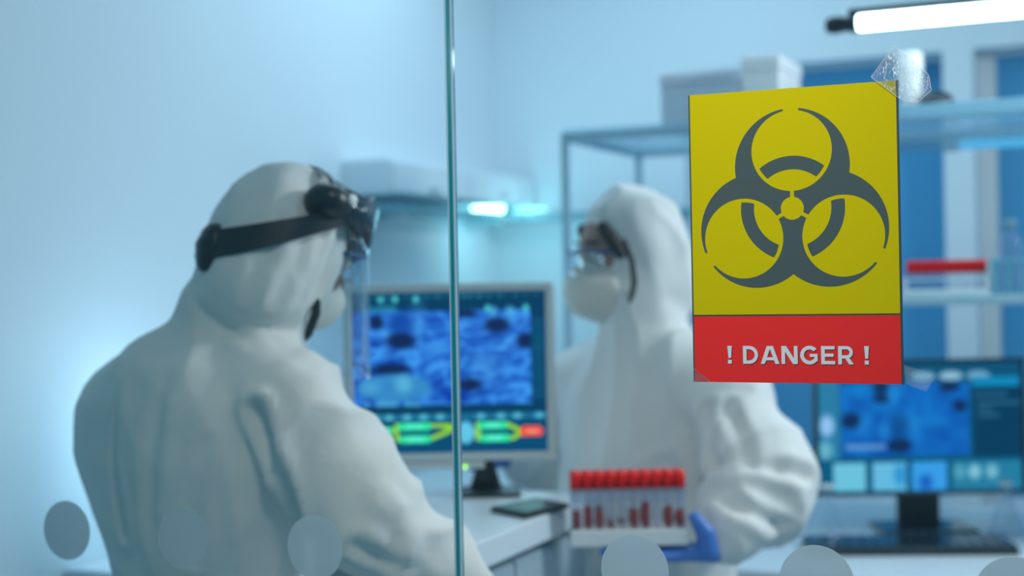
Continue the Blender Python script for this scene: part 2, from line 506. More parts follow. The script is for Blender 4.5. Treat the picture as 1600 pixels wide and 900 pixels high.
def biohazard(X, Y):
    R = np.full_like(X, 1e9)
    body = np.full_like(X, 1e9)
    dirs = [math.radians(a) for a in (90, 210, 330)]
    for a in dirs:
        body = np.minimum(body, np.hypot(X - 11 * math.cos(a), Y - 11 * math.sin(a)) - 15)
    for a in dirs:
        ca, sa = math.cos(a), math.sin(a)
        body = np.maximum(body, 10.5 - np.hypot(X - 15 * ca, Y - 15 * sa))
        al = X * ca + Y * sa; ac = np.abs(-X * sa + Y * ca)
        body = np.maximum(body, np.minimum(2.0 - ac, 1e9) if False else -np.maximum(ac - 2.0, 14 - al))   # open tips
        body = np.maximum(body, -np.maximum(ac - 0.5, -al))                                               # slits
    body = np.maximum(body, 3.0 - np.hypot(X, Y))
    ring = np.full_like(X, 1e9)
    rr = np.hypot(X, Y)
    band = np.maximum(rr - 13.6, 10.1 - rr)
    for a in dirs:
        ring = np.minimum(ring, np.maximum(band, np.hypot(X - 15 * math.cos(a), Y - 15 * math.sin(a)) - 9.5))
    return np.minimum(body, ring)

SC = 0.00390
sy = top - 0.1215
bz = march(biohazard, -25, 25, -21.2, 27, 0.2)
bz.v = [(x * SC, -.00085, y * SC + sy) for x, y, z in bz.v]
bz.build('biohazard_symbol', M['symbol'], parent=sign)

def sd_box(X, Y, x0, x1, y0, y1):
    return np.maximum(np.maximum(x0 - X, X - x1), np.maximum(y0 - Y, Y - y1))

def sd_seg(X, Y, ax, ay, bx, by, w):
    """Slanted stroke of horizontal width w from (ax, ay) to (bx, by)."""
    t = (Y - ay) / (by - ay)
    return np.maximum(np.abs(X - (ax + (bx - ax) * t)) - w / 2, np.maximum(min(ay, by) - Y, Y - max(ay, by)))

def letter(ch):
    w = .205
    def D(X, Y):
        outer = np.maximum(np.minimum(sd_box(X, Y, 0, .36, 0, 1), np.hypot(X - .36, Y - .5) - .5), -X)
        inner = np.maximum(np.minimum(sd_box(X, Y, w, .36, w * .9, 1 - w * .9), np.maximum(np.hypot(X - .36, Y - .5) - (.5 - w * .95), .30 - X)), w - X)
        return np.maximum(outer, -inner)
    def A(X, Y):
        o = np.minimum(sd_seg(X, Y, .115, 0, .47, 1, .235), sd_seg(X, Y, .945, 0, .59, 1, .235))
        return np.minimum(o, sd_box(X, Y, .27, .79, .2, .37))
    def N(X, Y):
        o = np.minimum(sd_box(X, Y, 0, w, 0, 1), sd_box(X, Y, .70, .70 + w, 0, 1))
        return np.minimum(o, sd_seg(X, Y, .77, 0, .135, 1, .26))
    def G(X, Y):
        r = np.hypot(X - .51, Y - .5)
        o = np.maximum(r - .515, .515 - w - r)
        ang = np.arctan2(Y - .5, X - .51)
        cut = np.maximum(np.maximum(-ang + -.05, ang - .72), -X + .6)
        o = np.maximum(o, -cut)
        o = np.maximum(o, -sd_box(X, Y, .80, 1.2, .47, .78))
        o = np.maximum(o, X - .955)
        o = np.minimum(o, sd_box(X, Y, .52, .955, .40, .57))
        return np.minimum(o, sd_box(X, Y, .77, .955, .17, .57))
    def E(X, Y):
        o = np.minimum(sd_box(X, Y, 0, w, 0, 1), sd_box(X, Y, 0, .74, 1 - .185, 1))
        o = np.minimum(o, sd_box(X, Y, 0, .68, .41, .59))
        return np.minimum(o, sd_box(X, Y, 0, .76, 0, .185))
    def R(X, Y):
        o = sd_box(X, Y, 0, w, 0, 1)
        outer = np.minimum(sd_box(X, Y, 0, .46, .32, 1), np.hypot(X - .46, Y - .66) - .34)
        inner = np.minimum(sd_box(X, Y, w, .46, .5, .82), np.maximum(np.hypot(X - .46, Y - .66) - .16, w - X))
        o = np.minimum(o, np.maximum(outer, -inner))
        return np.minimum(o, sd_seg(X, Y, .72, 0, .45, .40, .25))
    def B(X, Y):
        t = np.clip((Y - .32) / .68, 0, 1)
        o = np.maximum(np.abs(X - .14) - (.075 + .055 * t), np.maximum(.32 - Y, Y - 1))
        return np.minimum(o, sd_box(X, Y, .03, .25, 0, .215))
    return {'D': (D, .86), 'A': (A, 1.06), 'N': (N, .905), 'G': (G, .97), 'E': (E, .76), 'R': (R, .86), '!': (B, .28)}[ch]

cap = 0.0183
zb = bot + 0.0192
# left ends of the letters in sign-local metres, measured along the sheet
def sx(px): return u_at(px) - (pu0 + pu1) / 2
starts = [('!', 1134.5), ('D', 1159), ('A', 1186.5), ('N', 1219), ('G', 1248.5), ('E', 1281), ('R', 1307.5), ('!', 1348)]
for name, mat, dx, dz, y in (('lettering_shade', M['letter_dark'], .0008, -.0009, -.0008), ('lettering', M['letter'], 0, 0, -.00095)):
    mb = MB()
    for ch, px in starts:
        fn, wd = letter(ch)
        g = march(fn, -.05, wd + .06, -.03, 1.03, .02)
        x0 = sx(px)
        mb.add([(x0 + x * cap + dx, y, zb + z * cap + dz) for x, z, _ in g.v], g.f)
    mb.build(name, mat, parent=sign)

def tape(points, name, label, y=-.0013):
    """A crinkled film over the sign's corner: outline in photo pixels on the glass plane."""
    loc = []
    for px, py in points:
        Y = (VG) / ((px - 800) / F * math.sin(THETA) + math.cos(THETA))
        w = P(px, py, Y) - sign.location
        loc.append((w.dot(UX), w.z))
    xs = [p[0] for p in loc]; zs = [p[1] for p in loc]
    def fn(X, Y):
        d = np.full_like(X, -1e9); n = len(loc)
        area = sum(loc[i][0] * loc[(i + 1) % n][1] - loc[(i + 1) % n][0] * loc[i][1] for i in range(n))
        sg = 1 if area > 0 else -1
        for i in range(n):
            a, b = loc[i], loc[(i + 1) % n]
            ex, ey = b[0] - a[0], b[1] - a[1]; L = math.hypot(ex, ey)
            d = np.maximum(d, sg * ((X - a[0]) * ey - (Y - a[1]) * ex) / L)
        return d
    g = march(fn, min(xs) - .001, max(xs) + .001, min(zs) - .001, max(zs) + .001, .0009)
    mb = MB(); mb.add([(x, y - .0005 * abs(noise.noise(Vector((x * 260, z * 260, 1.7)))) - .0005 * abs(noise.noise(Vector((x * 700, z * 700, 4.7)))), z) for x, z, _ in g.v], g.f)
    mb.f = [f for f in mb.f]
    o = mb.build(name, M['tape'] if len(points) > 4 else M['tape_plain'], smooth=True, loc=sign.location, rotz=ROTZ)
    sol = o.modifiers.new('thickness', 'SOLIDIFY'); sol.thickness = 0.0001
    if len(points) > 4:
        ed = MB()
        ring = [(x, y - .0006, z) for x, z in loc]
        for a, b in zip(ring, ring[1:] + ring[:1]): ed.tube([a, b], .00016, n=6)
        ed.build('tape_edge', M['bright_white'], parent=o)
    return tag(o, label, 'tape')

tape([(1398, 72), (1420, 89), (1452, 118), (1456, 142), (1432, 162), (1406, 154), (1362, 121)], 'adhesive_tape', "crinkled clear tape over the sign's top right corner")
tape([(1084, 596), (1084, 574), (1112, 597)], 'adhesive_tape', "small clear tape at the sign's bottom left corner")
tape([(1416, 600), (1412, 570), (1462, 586), (1448, 612)], 'adhesive_tape', "faint clear tape at the sign's bottom right corner")

# ------------------------------------------------------------------ benches
BZ = 0.949       # top of the lab bench
DZ = 0.735       # top of the rear desk
bench = thing('lab_bench', 'white lab bench with grey cupboard fronts under the pale monitor', 'bench', (0, 0, 0), ROTZ)
BU0, BU1, BV0, BV1 = -1.50, -0.922, 1.885, 2.42
rbox(BU0, BU1, BV0, BV1, BZ - .045, BZ).build('worktop', M['laminate'], parent=bench, bevel=.004)
rbox(BU0 + .02, BU1 - .03, BV0 + .03, BV1 - .03, .08, BZ - .045).build('carcass', M['cabinet'], parent=bench)
rbox(BU0 + .05, BU1 - .07, BV0 + .07, BV1 - .07, 0, .08).build('plinth', M['black'], parent=bench)
for k in range(3):
    v0 = BV0 + .035 + k * .157
    rbox(BU1 - .03, BU1 - .012, v0, v0 + .15, .10, BZ - .06).build('side_panel', M['cabinet'], parent=bench, bevel=.003)

desk = thing('rear_desk', 'long white desk behind, carrying the metal rack and black monitor', 'desk', (0, 0, 0), ROTZ)
rbox(-1.34, 0.55, 2.86, 3.80, DZ - .03, DZ).build('tabletop', M['laminate'], parent=desk, bevel=.004)
for u in (-1.30, 0.51):
    for v in (2.90, 3.76):
        rbox(u - .025, u + .025, v - .025, v + .025, 0, DZ - .03).build('leg', M['metal'], parent=desk, bevel=.003)
rbox(-1.27, 0.48, 3.72, 3.74, .35, DZ - .03).build('back_panel', M['laminate'], parent=desk)

cnt = thing('wall_counter', 'low white counter along the left wall behind the visor wearer', 'counter', (0, 0, 0), ROTZ)
rbox(UL + .022, UL + .50, 2.40, 4.60, DZ - .03, DZ).build('worktop', M['laminate'], parent=cnt, bevel=.004)
rbox(UL + .06, UL + .46, 2.44, 4.56, .08, DZ - .03).build('carcass', M['white'], parent=cnt)
rbox(UL + .08, UL + .42, 2.46, 4.54, 0, .08).build('plinth', M['black'], parent=cnt)
for k in range(4):
    d = rbox(UL + .46, UL + .478, 2.45 + k * .527, 2.45 + k * .527 + .52, .10, DZ - .045).build('door', M['white'], parent=cnt, bevel=.003)
    rbox(UL + .478, UL + .50, 2.48 + k * .527, 2.50 + k * .527, .52, .64).build('handle', M['steel'], parent=d, bevel=.004)

# desk lamp on the counter, behind the visor wearer: its glow lights the left wall
lp = uvz(UL + .25, 2.56, DZ)
lamp = thing('table_lamp', "white lamp on the left counter hidden behind the visor wearer's back", 'lamp', lp)
MB().lathe([(0, 0), (.06, 0), (.06, .012), (.012, .02), (.010, .16), (0, .16)], 24).build('base', M['white'], parent=lamp, smooth=True)
MB().lathe([(.0, .16), (.05, .165), (.06, .20), (.05, .245), (0, .26)], 24).build('lamp_globe', emitter('lamp_globe_glow', (.50, .86, 1, 1), 6.0), parent=lamp, smooth=True)
point_light('table_lamp_light', lp + Vector((0, 0, .30)), 1.9, (0.55, 0.82, 1.0), .06)

# wall-hung cabinet and glass shelf on the left and back walls
wc = thing('wall_cabinet', 'shallow pale cabinet hung on the wall above the pale monitor', 'cabinet', (0, 0, 0), ROTZ)
rbox(UL + .002, UL + .16, 3.62, VB - .02, 1.595, 1.700).build('body', M['wall'], parent=wc, bevel=.004)
for k in range(2):
    d = rbox(UL + .16, UL + .172, 3.63 + k * .52, 3.63 + k * .52 + .505, 1.602, 1.693).build('door', M['wall'], parent=wc, bevel=.003)
    rbox(UL + .172, UL + .184, 3.85 + k * .52, 3.91 + k * .52, 1.61, 1.622).build('handle', M['steel'], parent=d, bevel=.002)
sh = thing('glass_shelf', 'blue-green glass shelf running along the wall under the pale cabinet', 'shelf', (0, 0, 0), ROTZ)
rbox(UL + .002, UL + .20, 3.55, VB - .002, 1.545, 1.565).build('shelf_board', clear('teal_glass_shelf', (.45, .74, .80, 1), .6, .1, .6, (.36, .64, .72, 1)), parent=sh, bevel=.002)
rbox(UL + .201, UL + .78, VB - .20, VB - .002, 1.545, 1.565).build('shelf_return', bpy.data.materials['teal_glass_shelf'], parent=sh, bevel=.002)
for u, v in ((UL + .02, 3.75), (UL + .02, 4.45)):
    rbox(u - .018, u + .12, v - .008, v + .008, 1.525, 1.545).build('bracket', M['steel'], parent=sh, bevel=.002)

pk = thing('puck_light', 'small round cyan lamp fixed under the end of the pale wall cabinet', 'lamp', uvz(UL + .10, 4.42, 1.5945))
MB().lathe([(0, -.024), (.050, -.024), (.055, -.012), (.055, -.004)], 24).build('lamp_disc', M['puck'], parent=pk, smooth=True)
MB().lathe([(.0, -.004), (.058, -.004), (.058, 0), (0, 0)], 24).build('housing', M['white'], parent=pk, smooth=True)
point_light('puck_fill_light', uvz(UL + .24, 4.42, 1.50), 1.3, (0.45, 0.95, 1.0), .05)  # added light below the shelf, spreading the puck's light; no lamp stands here
st = thing('strip_light', 'cyan strip lamp lying on the shelf against the back wall', 'lamp', uvz(u_at(830, VB - .06), VB - .06, 1.5655), ROTZ)
MB().box((0, 0, .008), (.13, .03, .016)).build('housing', M['white'], parent=st, bevel=.003)
MB().box((0, 0, .021), (.12, .02, .010)).build('diffuser', emitter('strip_glow', (.30, .95, 1, 1), 2.5), parent=st, bevel=.002)

point_light('strip_light_glow', uvz(u_at(822, VB - .09), VB - .09, 1.605), 0.35, (0.30, 0.95, 1.0), .03)

# ------------------------------------------------------------------ open metal rack on the rear desk
RU0, RU1, RV0, RV1, RZ = -1.285, 0.40, 3.19, 3.73, 1.69
rack = thing('storage_rack', 'open grey metal rack with glass shelves standing on the rear desk', 'rack', (0, 0, 0), ROTZ)
pt = .017
for u in (RU0, RU1):
    for v in (RV0, RV1):
        rbox(u - pt / 2, u + pt / 2, v - pt / 2, v + pt / 2, DZ, RZ).build('post', M['metal'], parent=rack, bevel=.002)
for v in (RV0, RV1):
    rbox(RU0 + pt / 2, RU1 - pt / 2, v - pt / 2, v + pt / 2, RZ - .020, RZ).build('rail', M['metal'], parent=rack, bevel=.002)
for u in (RU0, RU1):
    rbox(u - pt / 2, u + pt / 2, RV0 + pt / 2, RV1 - pt / 2, RZ - .020, RZ).build('rail', M['metal'], parent=rack, bevel=.002)
rbox(RU0, RU1, RV0 - .01, RV1, RZ, RZ + .008).build('top_shelf', M['shelf_glass'], parent=rack)
rbox(-.80, RU1, RV0 - .012, RV0 + .010, RZ - .018, RZ + .014).build('shelf_lip', principled('pale_blue_shelf_lip', (.30, .55, .72, 1), .3), parent=rack, bevel=.002)
SHZ = 1.287
rbox(-.86, RU1 - pt, RV0 - .012, RV0 + .28, SHZ - .02, SHZ).build('middle_shelf', principled('pale_blue_shelf', (.45, .66, .76, 1), .35), parent=rack, bevel=.003)
rbox(-.86, -.845, RV0 + .06, RV0 + .075, SHZ, RZ - .03).build('shelf_hanger', M['metal'], parent=rack)
# glowing strips added for the light that brightens the far rail
lb = thing('rail_shine', 'thin blue glow added as light on the far rail of the metal rack', 'lamp', (0, 0, 0), ROTZ)
rbox(-.43, .36, RV1 - .030, RV1 - .002, RZ - .046, RZ - .024).build('bright_shine', M['rail_bright'], parent=lb, bevel=.004)
rbox(-.80, -.47, RV1 - .030, RV1 - .002, RZ - .046, RZ - .024).build('dim_shine', M['rail_dim'], parent=lb, bevel=.004)
rbox(-.47, -.43, RV1 - .05, RV1 - .013, RZ - .05, RZ - .0205).build('clip', M['metal'], parent=lb, bevel=.003)

def at_uv(px, v):
    return u_at(px, v)

# things on top of the rack
def carton(name, label, pxa, pxb, v0, v1, h, mat):
    a, b = at_uv(pxa, v0), at_uv(pxb, v0)
    t = thing(name, label, 'box', uvz((a + b) / 2, (v0 + v1) / 2, RZ + .0082), ROTZ)
    MB().box((0, 0, h * .39), (b - a - .006, v1 - v0 - .006, h * .78)).build('body', mat, parent=t, bevel=.004)
    MB().box((0, 0, h * .89), (b - a, v1 - v0, h * .22)).build('lid', mat, parent=t, bevel=.005)
carton('storage_box', 'pale lavender box on the rack top, left of the white one', 1035, 1158, 3.30, 3.50, .135, M['card'])
carton('storage_box', "bright white box on the rack top just above the sign's top edge", 1163, 1226, 3.24, 3.46, .150, M['bright_white'])
bt = thing('bottle', "white plastic bottle on the rack top behind the sign's taped corner", 'bottle', uvz(at_uv(1428, 3.26), 3.26, RZ + .0085))
MB().lathe([(0, 0), (.018, 0), (.020, .006), (.0245, .050), (.0265, .072), (.0265, .084)], 28).build('body', M['bright_white'], parent=bt, smooth=True)
MB().lathe([(0, .082), (.0285, .083), (.0290, .090), (.0285, .124), (.024, .131), (0, .132)], 28).build('cap', M['bright_white'], parent=bt, smooth=True)
dm = thing('webcam', 'dark domed gadget on the rack top beside the white bottle', 'gadget', uvz(at_uv(1468, 3.25), 3.25, RZ + .0145))
MB().lathe([(0, 0), (.038, 0), (.038, .010), (.032, .024), (.018, .033), (0, .035)], 28).build('dome', M['black_gloss'], parent=dm, smooth=True)
MB().lathe([(0, -.0055), (.040, -.0055), (.040, 0), (0, 0)], 28).build('base', M['black'], parent=dm, smooth=True)

# test tubes: one built, the rest copied
def make_tube(level, cap_mat=None, h=.098, r=.0074):
    t = thing('test_tube', '', 'test tube')
    MB().lathe([(0, 0), (r * .6, .0015), (r, .006), (r, h)], 16).build('glass', M['tube_glass'], parent=t, smooth=True)
    MB().lathe([(0, h - .006), (r * 1.26, h - .006), (r * 1.27, h + .019), (r * 1.1, h + .0225), (0, h + .0225)], 16).build('cap', cap_mat or M['red_cap'], parent=t, smooth=True)
    if level > 0:
        MB().lathe([(0, .001), (r * .55, .0025), (r * .88, .007), (r * .88, level), (0, level)], 16).build('blood', M['blood'], parent=t, smooth=True)
    return t

# rack of tubes on the rack's middle shelf
ra = at_uv(1412, 3.25); rb = at_uv(1546, 3.25)
tr = thing('test_tube_rack', 'white rack of red-capped tubes on the shelf right of the sign', 'test tube rack', uvz((ra + rb) / 2, 3.25, SHZ + .0005), ROTZ)
TW = rb - ra
MB().box((0, 0, .006), (TW, .05, .012)).build('base', M['white'], parent=tr, bevel=.002)
pl = MB()
pl.box((0, .022, .036), (TW, .004, .004)).box((0, -.022, .036), (TW, .004, .004))
pl.build('rail_frame', M['white'], parent=tr)
for s in (-1, 1):
    MB().box((s * (TW / 2 - .003), 0, .025), (.004, .05, .030)).build('side_panel', M['white'], parent=tr, bevel=.001)
first = None
n_t = 10
for k in range(n_t):
    x = -TW / 2 + .014 + (TW - .028) * k / (n_t - 1)
    loc = uvz((ra + rb) / 2 + x, 3.25, SHZ + .013)
    lab = 'pale red-capped test tube in the white rack on the metal shelf'
    if first is None:
        first = make_tube(0, h=.042, r=.0068); first.location = loc; first['label'] = lab; first['group'] = 'red-capped tubes on the metal shelf'
        first.rotation_euler.z = ROTZ
    else:
        copy_thing(first, loc, ROTZ, lab)
# cyan rack and tall bottle to its right
ca = at_uv(1551, 3.27)
cr = thing('cyan_rack', 'translucent cyan slotted rack at the right end of the metal shelf', 'rack', uvz(ca + .10, 3.27, SHZ + .0005), ROTZ)
MB().box((0, 0, .004), (.20, .07, .008)).build('base', M['cyan_plastic'], parent=cr, bevel=.001)
MB().box((0, 0, .074), (.20, .07, .008)).build('top_plate', M['cyan_plastic'], parent=cr, bevel=.001)
for k in range(7):
    MB().box((-.094 + k * .0313, 0, .039), (.012, .066, .062)).build('divider', M['cyan_plastic'], parent=cr, bevel=.001)
tb = thing('bottle', 'tall translucent bottle standing behind the cyan rack', 'bottle', uvz(at_uv(1580, 3.38), 3.38, SHZ + .0005))
MB().lathe([(0, 0), (.026, 0), (.028, .004), (.028, .115), (.018, .135), (.012, .140), (.012, .15)], 24).build('body', M['acrylic'], parent=tb, smooth=True)
MB().lathe([(0, .148), (.014, .148), (.014, .166), (0, .168)], 24).build('cap', M['metal'], parent=tb, smooth=True)

# ------------------------------------------------------------------ hanging tube lamp
tl_u = at_uv(1297, 3.04)
tz = P(1345, 36, 3.0).z
tlamp = thing('tube_lamp', 'long bright tube lamp with black end cap hanging at top right', 'lamp', uvz(tl_u, 3.04, tz), ROTZ)
XR = Matrix.Rotation(PI / 2, 4, 'Y')
MB().lathe([(0, .062), (.0155, .064), (.0165, .08), (.0165, 1.12), (.0155, 1.136), (0, 1.138)], 24, XR).build('lamp_tube', M['lamp_tube'], parent=tlamp, smooth=True)
MB().lathe([(0, 0), (.014, .002), (.0185, .012), (.0185, .03), (.0165, .034), (.0165, .05), (.0195, .054), (.0195, .068), (.012, .070)], 24, XR).build('end_cap', M['black'], parent=tlamp, smooth=True)
MB().lathe([(.012, 1.13), (.0195, 1.132), (.0195, 1.15), (.0165, 1.154), (.0185, 1.19), (.014, 1.20), (0, 1.202)], 24, XR).build('end_cap', M['black'], parent=tlamp, smooth=True)
MB().box((.60, .002, .0225), (1.10, .030, .014)).build('housing', M['black'], parent=tlamp, bevel=.004)
for x in (.52, 1.05):
    MB().tube([(x, .002, .029), (x, .002, (ZC - tz) * .5), (x, .002, ZC - tz)], .003).build('hanging_wire', M['black'], parent=tlamp)

# ------------------------------------------------------------------ monitors
def paint(nx, ny, fn):
    """Screen picture as an (ny, nx, 3) sRGB array; x to the right and y downwards, both in 0..1."""
    y, x = np.mgrid[0:ny, 0:nx]
    return fn((x + .5) / nx, (y + .5) / ny)

def value_noise(x, y, sx, sy, seed):
    r = np.random.RandomState(seed); g = r.rand(64, 64)
    X = x * sx; Y = y * sy
    i = np.floor(X).astype(int); j = np.floor(Y).astype(int); fx = X - i; fy = Y - j
    fx = fx * fx * (3 - 2 * fx); fy = fy * fy * (3 - 2 * fy)
    a = g[i % 64, j % 64]; b = g[(i + 1) % 64, j % 64]; c = g[i % 64, (j + 1) % 64]; d = g[(i + 1) % 64, (j + 1) % 64]
    return (a * (1 - fx) + b * fx) * (1 - fy) + (c * (1 - fx) + d * fx) * fy

def put(img, mask, col):
    m = np.clip(mask, 0, 1)[..., None]
    img[:] = img * (1 - m) + np.array(col, float) * m

def blob(x, y, cx, cy, rx, ry, soft=.35):
    d = np.sqrt(((x - cx) / rx) ** 2 + ((y - cy) / ry) ** 2)
    return np.clip((1 + soft - d) / (2 * soft), 0, 1)

def rect(x, y, x0, x1, y0, y1):
    return ((x >= x0) & (x <= x1) & (y >= y0) & (y <= y1)).astype(float)

def line(x, y, x0, y0, x1, y1, w, asp):
    ex, ey = (x1 - x0) * asp, y1 - y0; L2 = ex * ex + ey * ey
    t = np.clip((((x - x0) * asp) * ex + (y - y0) * ey) / L2, 0, 1)
    d = np.hypot((x - x0) * asp - t * ex, (y - y0) - t * ey)
    return (d < w).astype(float)

def pic_one(x, y):
    img = np.zeros(x.shape + (3,)); img[:] = (4, 62, 100)
    cx = lambda p: (p - 108) / 700.0
    cy = lambda p: (p - 78) / 572.0
    n = .5 * value_noise(x, y + x * .1, 9, 14, 1) + .3 * value_noise(x, y, 22, 34, 2) + .2 * value_noise(x, y, 46, 60, 3)
    rg = lambda a, b, sd: 1 - np.abs(2 * value_noise(x + .04 * value_noise(x, y, 12, 12, 31), y + .05 * value_noise(x, y, 9, 9, 32) + .12 * x, a, b, sd) - 1)
    n = .45 * n + .35 * rg(9, 20, 21) ** 2 + .25 * rg(18, 34, 22) ** 2
    t = np.clip((n - .28) / .5, 0, 1)
    t = np.clip(t + .15 * (.5 - y), 0, 1)[..., None]
    sem = np.array((10, 62, 170.)) * (1 - t) + np.array((66, 160, 250.)) * t
    m = rect(x, y, .0, .925, .115, .70)
    img[:] = img * (1 - m[..., None]) + sem * m[..., None]
    for px, py, rx, ry, s in ((590, 345, 55, 60, .55), (235, 215, 22, 70, .5), (345, 190, 25, 60, .5), (430, 330, 60, 40, .2), (690, 255, 25, 35, .4), (570, 210, 60, 25, .3), (700, 190, 40, 20, .3)):
        put(img, blob(x, y, cx(px), cy(py), rx / 700, ry / 572, .9) * s, (90, 180, 255))
    put(img, blob(x, y, cx(285), cy(195), 45 / 700, 50 / 572, .5) * .85, (14, 70, 165))
    for px, py, rx, ry in ((195, 183, 24, 26), (283, 250, 52, 28), (245, 352, 68, 22), (632, 200, 44, 27), (738, 258, 34, 28), (528, 410, 44, 22), (520, 158, 40, 12)):
        put(img, blob(x, y, cx(px), cy(py), rx / 700, ry / 572, .3) * .93, (14, 36, 84))
    # inset and texts
    put(img, blob(x, y, cx(255), cy(418), 135 / 700, 50 / 572, .12) * .9, (58, 146, 205))
    put(img, blob(x, y, cx(290), cy(405), 30 / 700, 30 / 572, .6) * .6, (110, 205, 235))
    put(img, blob(x, y, cx(170), cy(412), 30 / 700, 22 / 572, .6) * .5, (100, 190, 230))
    for a, b in ((145, 165), (190, 270), (292, 350)):
        put(img, rect(x, y, cx(a), cx(b), cy(468), cy(486)) * .6, (90, 190, 225))
    r = np.random.RandomState(5)
    xx = 120
    while xx < 780:
        w = r.randint(10, 32)
        put(img, rect(x, y, cx(xx), cx(xx + w), cy(88), cy(102)) * r.uniform(.2, .6), (60, 175, 185)); xx += w + r.randint(8, 20)
    for px in (212, 265, 340, 600, 738):
        put(img, blob(x, y, cx(px), cy(103 if px < 500 else 140), 10 / 700, 12 / 572, .5) * .9, (90, 225, 225))
    put(img, rect(x, y, cx(140), cx(270), cy(128), cy(144)) * .6, (40, 160, 190))
    for px in (620, 680):
        put(img, blob(x, y, cx(px), cy(150), 16 / 700, 16 / 572, .5) * .8, (90, 190, 235))
    # right column of ticks
    put(img, rect(x, y, cx(756), 1, cy(170), cy(470)), (6, 72, 112))
    for k in range(12):
        put(img, rect(x, y, cx(764), cx(800), cy(185 + k * 24), cy(190 + k * 24)) * .5, (30, 130, 165))
    # light ruler row
    put(img, rect(x, y, 0, 1, cy(512), cy(536)) * .75, (30, 128, 170))
    for px in (185, 235, 300, 360, 420, 568, 640, 700, 780):
        put(img, blob(x, y, cx(px), cy(523), 16 / 700, 10 / 572, .5) * .8, (110, 215, 240))
    # flow diagram
    put(img, rect(x, y, 0, 1, cy(538), cy(650)), (4, 78, 120))
    asp = 700 / 572
    ye = (150, 222, 40); gr = (50, 235, 165)
    L = lambda a, b, c, d, w=8: put(img, line(x, y, cx(a), cy(b), cx(c), cy(d), w / 572, asp), ye)
    L(150, 570, 260, 570); L(262, 552, 262, 600); L(262, 552, 450, 555); L(262, 600, 380, 602); L(380, 602, 456, 572); L(430, 556, 470, 558)
    L(540, 580, 556, 580); L(556, 555, 556, 602); L(556, 552, 660, 552); L(660, 552, 712, 578); L(556, 604, 680, 604); L(680, 604, 714, 584)
    for a, b, yy in ((165, 235, 568), (280, 375, 555), (285, 375, 601), (570, 650, 556), (575, 660, 601)):
        put(img, line(x, y, cx(a), cy(yy), cx(b), cy(yy), 14 / 572, asp), gr)
        put(img, line(x, y, cx(a + 20), cy(yy), cx(b - 20), cy(yy), 7 / 572, asp), (90, 250, 215))
    put(img, blob(x, y, cx(512), cy(580), 32 / 700, 40 / 572, .15), (100, 205, 240))
    put(img, line(x, y, cx(725), cy(580), cx(775), cy(580), 18 / 572, asp), (255, 82, 62))
    put(img, line(x, y, cx(738), cy(580), cx(768), cy(580), 8 / 572, asp), (255, 150, 130))
    return img

def pic_two(x, y):
    img = np.zeros(x.shape + (3,)); img[:] = (10, 84, 122)
    X = x * 1400 + 40; Y = y * 860 - 10
    put(img, rect(X, Y, 0, 192, 60, 640), (44, 128, 170))
    put(img, blob(X, Y, 100, 400, 48, 70, .3), (150, 200, 250))
    put(img, blob(X, Y, 88, 565, 46, 60, .3) * .8, (120, 195, 215))
    n = .6 * value_noise(x, y, 10, 9, 11) + .4 * value_noise(x, y, 24, 20, 12)
    t = np.clip(n * .8 + .30 * (1 - y), 0, 1)[..., None]
    sem = np.array((2, 66, 160.)) * (1 - t) + np.array((20, 130, 215.)) * t
    m = rect(X, Y, 196, 1085, 125, 610)[..., None]; img[:] = img * (1 - m) + sem * m
    for a, b, rx, ry in ((500, 440, 40, 60), (690, 420, 50, 70), (350, 400, 50, 60), (560, 200, 40, 60)):
        put(img, blob(X, Y, a, b, rx, ry, .8) * .5, (50, 160, 235))
    for a, b, rx, ry in ((475, 150, 55, 40), (475, 225, 60, 28), (265, 368, 66, 52), (950, 152, 72, 34), (1022, 280, 48, 40), (600, 540, 85, 50)):
        put(img, blob(X, Y, a, b, rx, ry, .25) * .93, (12, 42, 84))
    put(img, blob(X, Y, 475, 190, 35, 60, .3) * .85, (14, 52, 100))
    put(img, blob(X, Y, 600, 410, 65, 80, .4) * .75, (8, 76, 140))
    put(img, rect(X, Y, 230, 500, 528, 562) * .75, (120, 170, 220))
    for a, b in ((690, 855), (880, 1045), (1070, 1232)):
        put(img, blob(X, Y, (a + b) / 2, 78, (b - a) / 2, 30, .15) * .85, (135, 190, 222) if a != 880 else (170, 212, 236))
    put(img, rect(X, Y, 1110, 1450, 150, 640), (3, 62, 96))
    put(img, rect(X, Y, 1110, 1430, 85, 150), (14, 138, 190))
    for k, (a, b, yy) in enumerate(((1130, 1350, 195), (1140, 1440, 250), (1140, 1240, 290), (1150, 1290, 335))):
        put(img, rect(X, Y, a, b, yy, yy + 26) * .45, (80, 140, 175))
    put(img, rect(X, Y, 40, 1450, 630, 850), (8, 92, 132))
    put(img, rect(X, Y, 138, 362, 652, 838), (112, 200, 228))
    put(img, rect(X, Y, 410, 640, 652, 838), (105, 192, 230))
    put(img, blob(X, Y, 600, 740, 45, 70, .4) * .9, (46, 150, 215))
    put(img, rect(X, Y, 680, 918, 652, 838), (58, 162, 238))
    put(img, blob(X, Y, 775, 790, 45, 50, .5) * .9, (18, 92, 190))
    put(img, rect(X, Y, 965, 1450, 652, 838), (36, 128, 165))
    for a, s in ((1012, .5), (1115, 1), (1235, .85)):
        put(img, blob(X, Y, a, 725, 42, 48, .4) * s, (135, 200, 222))
    return img

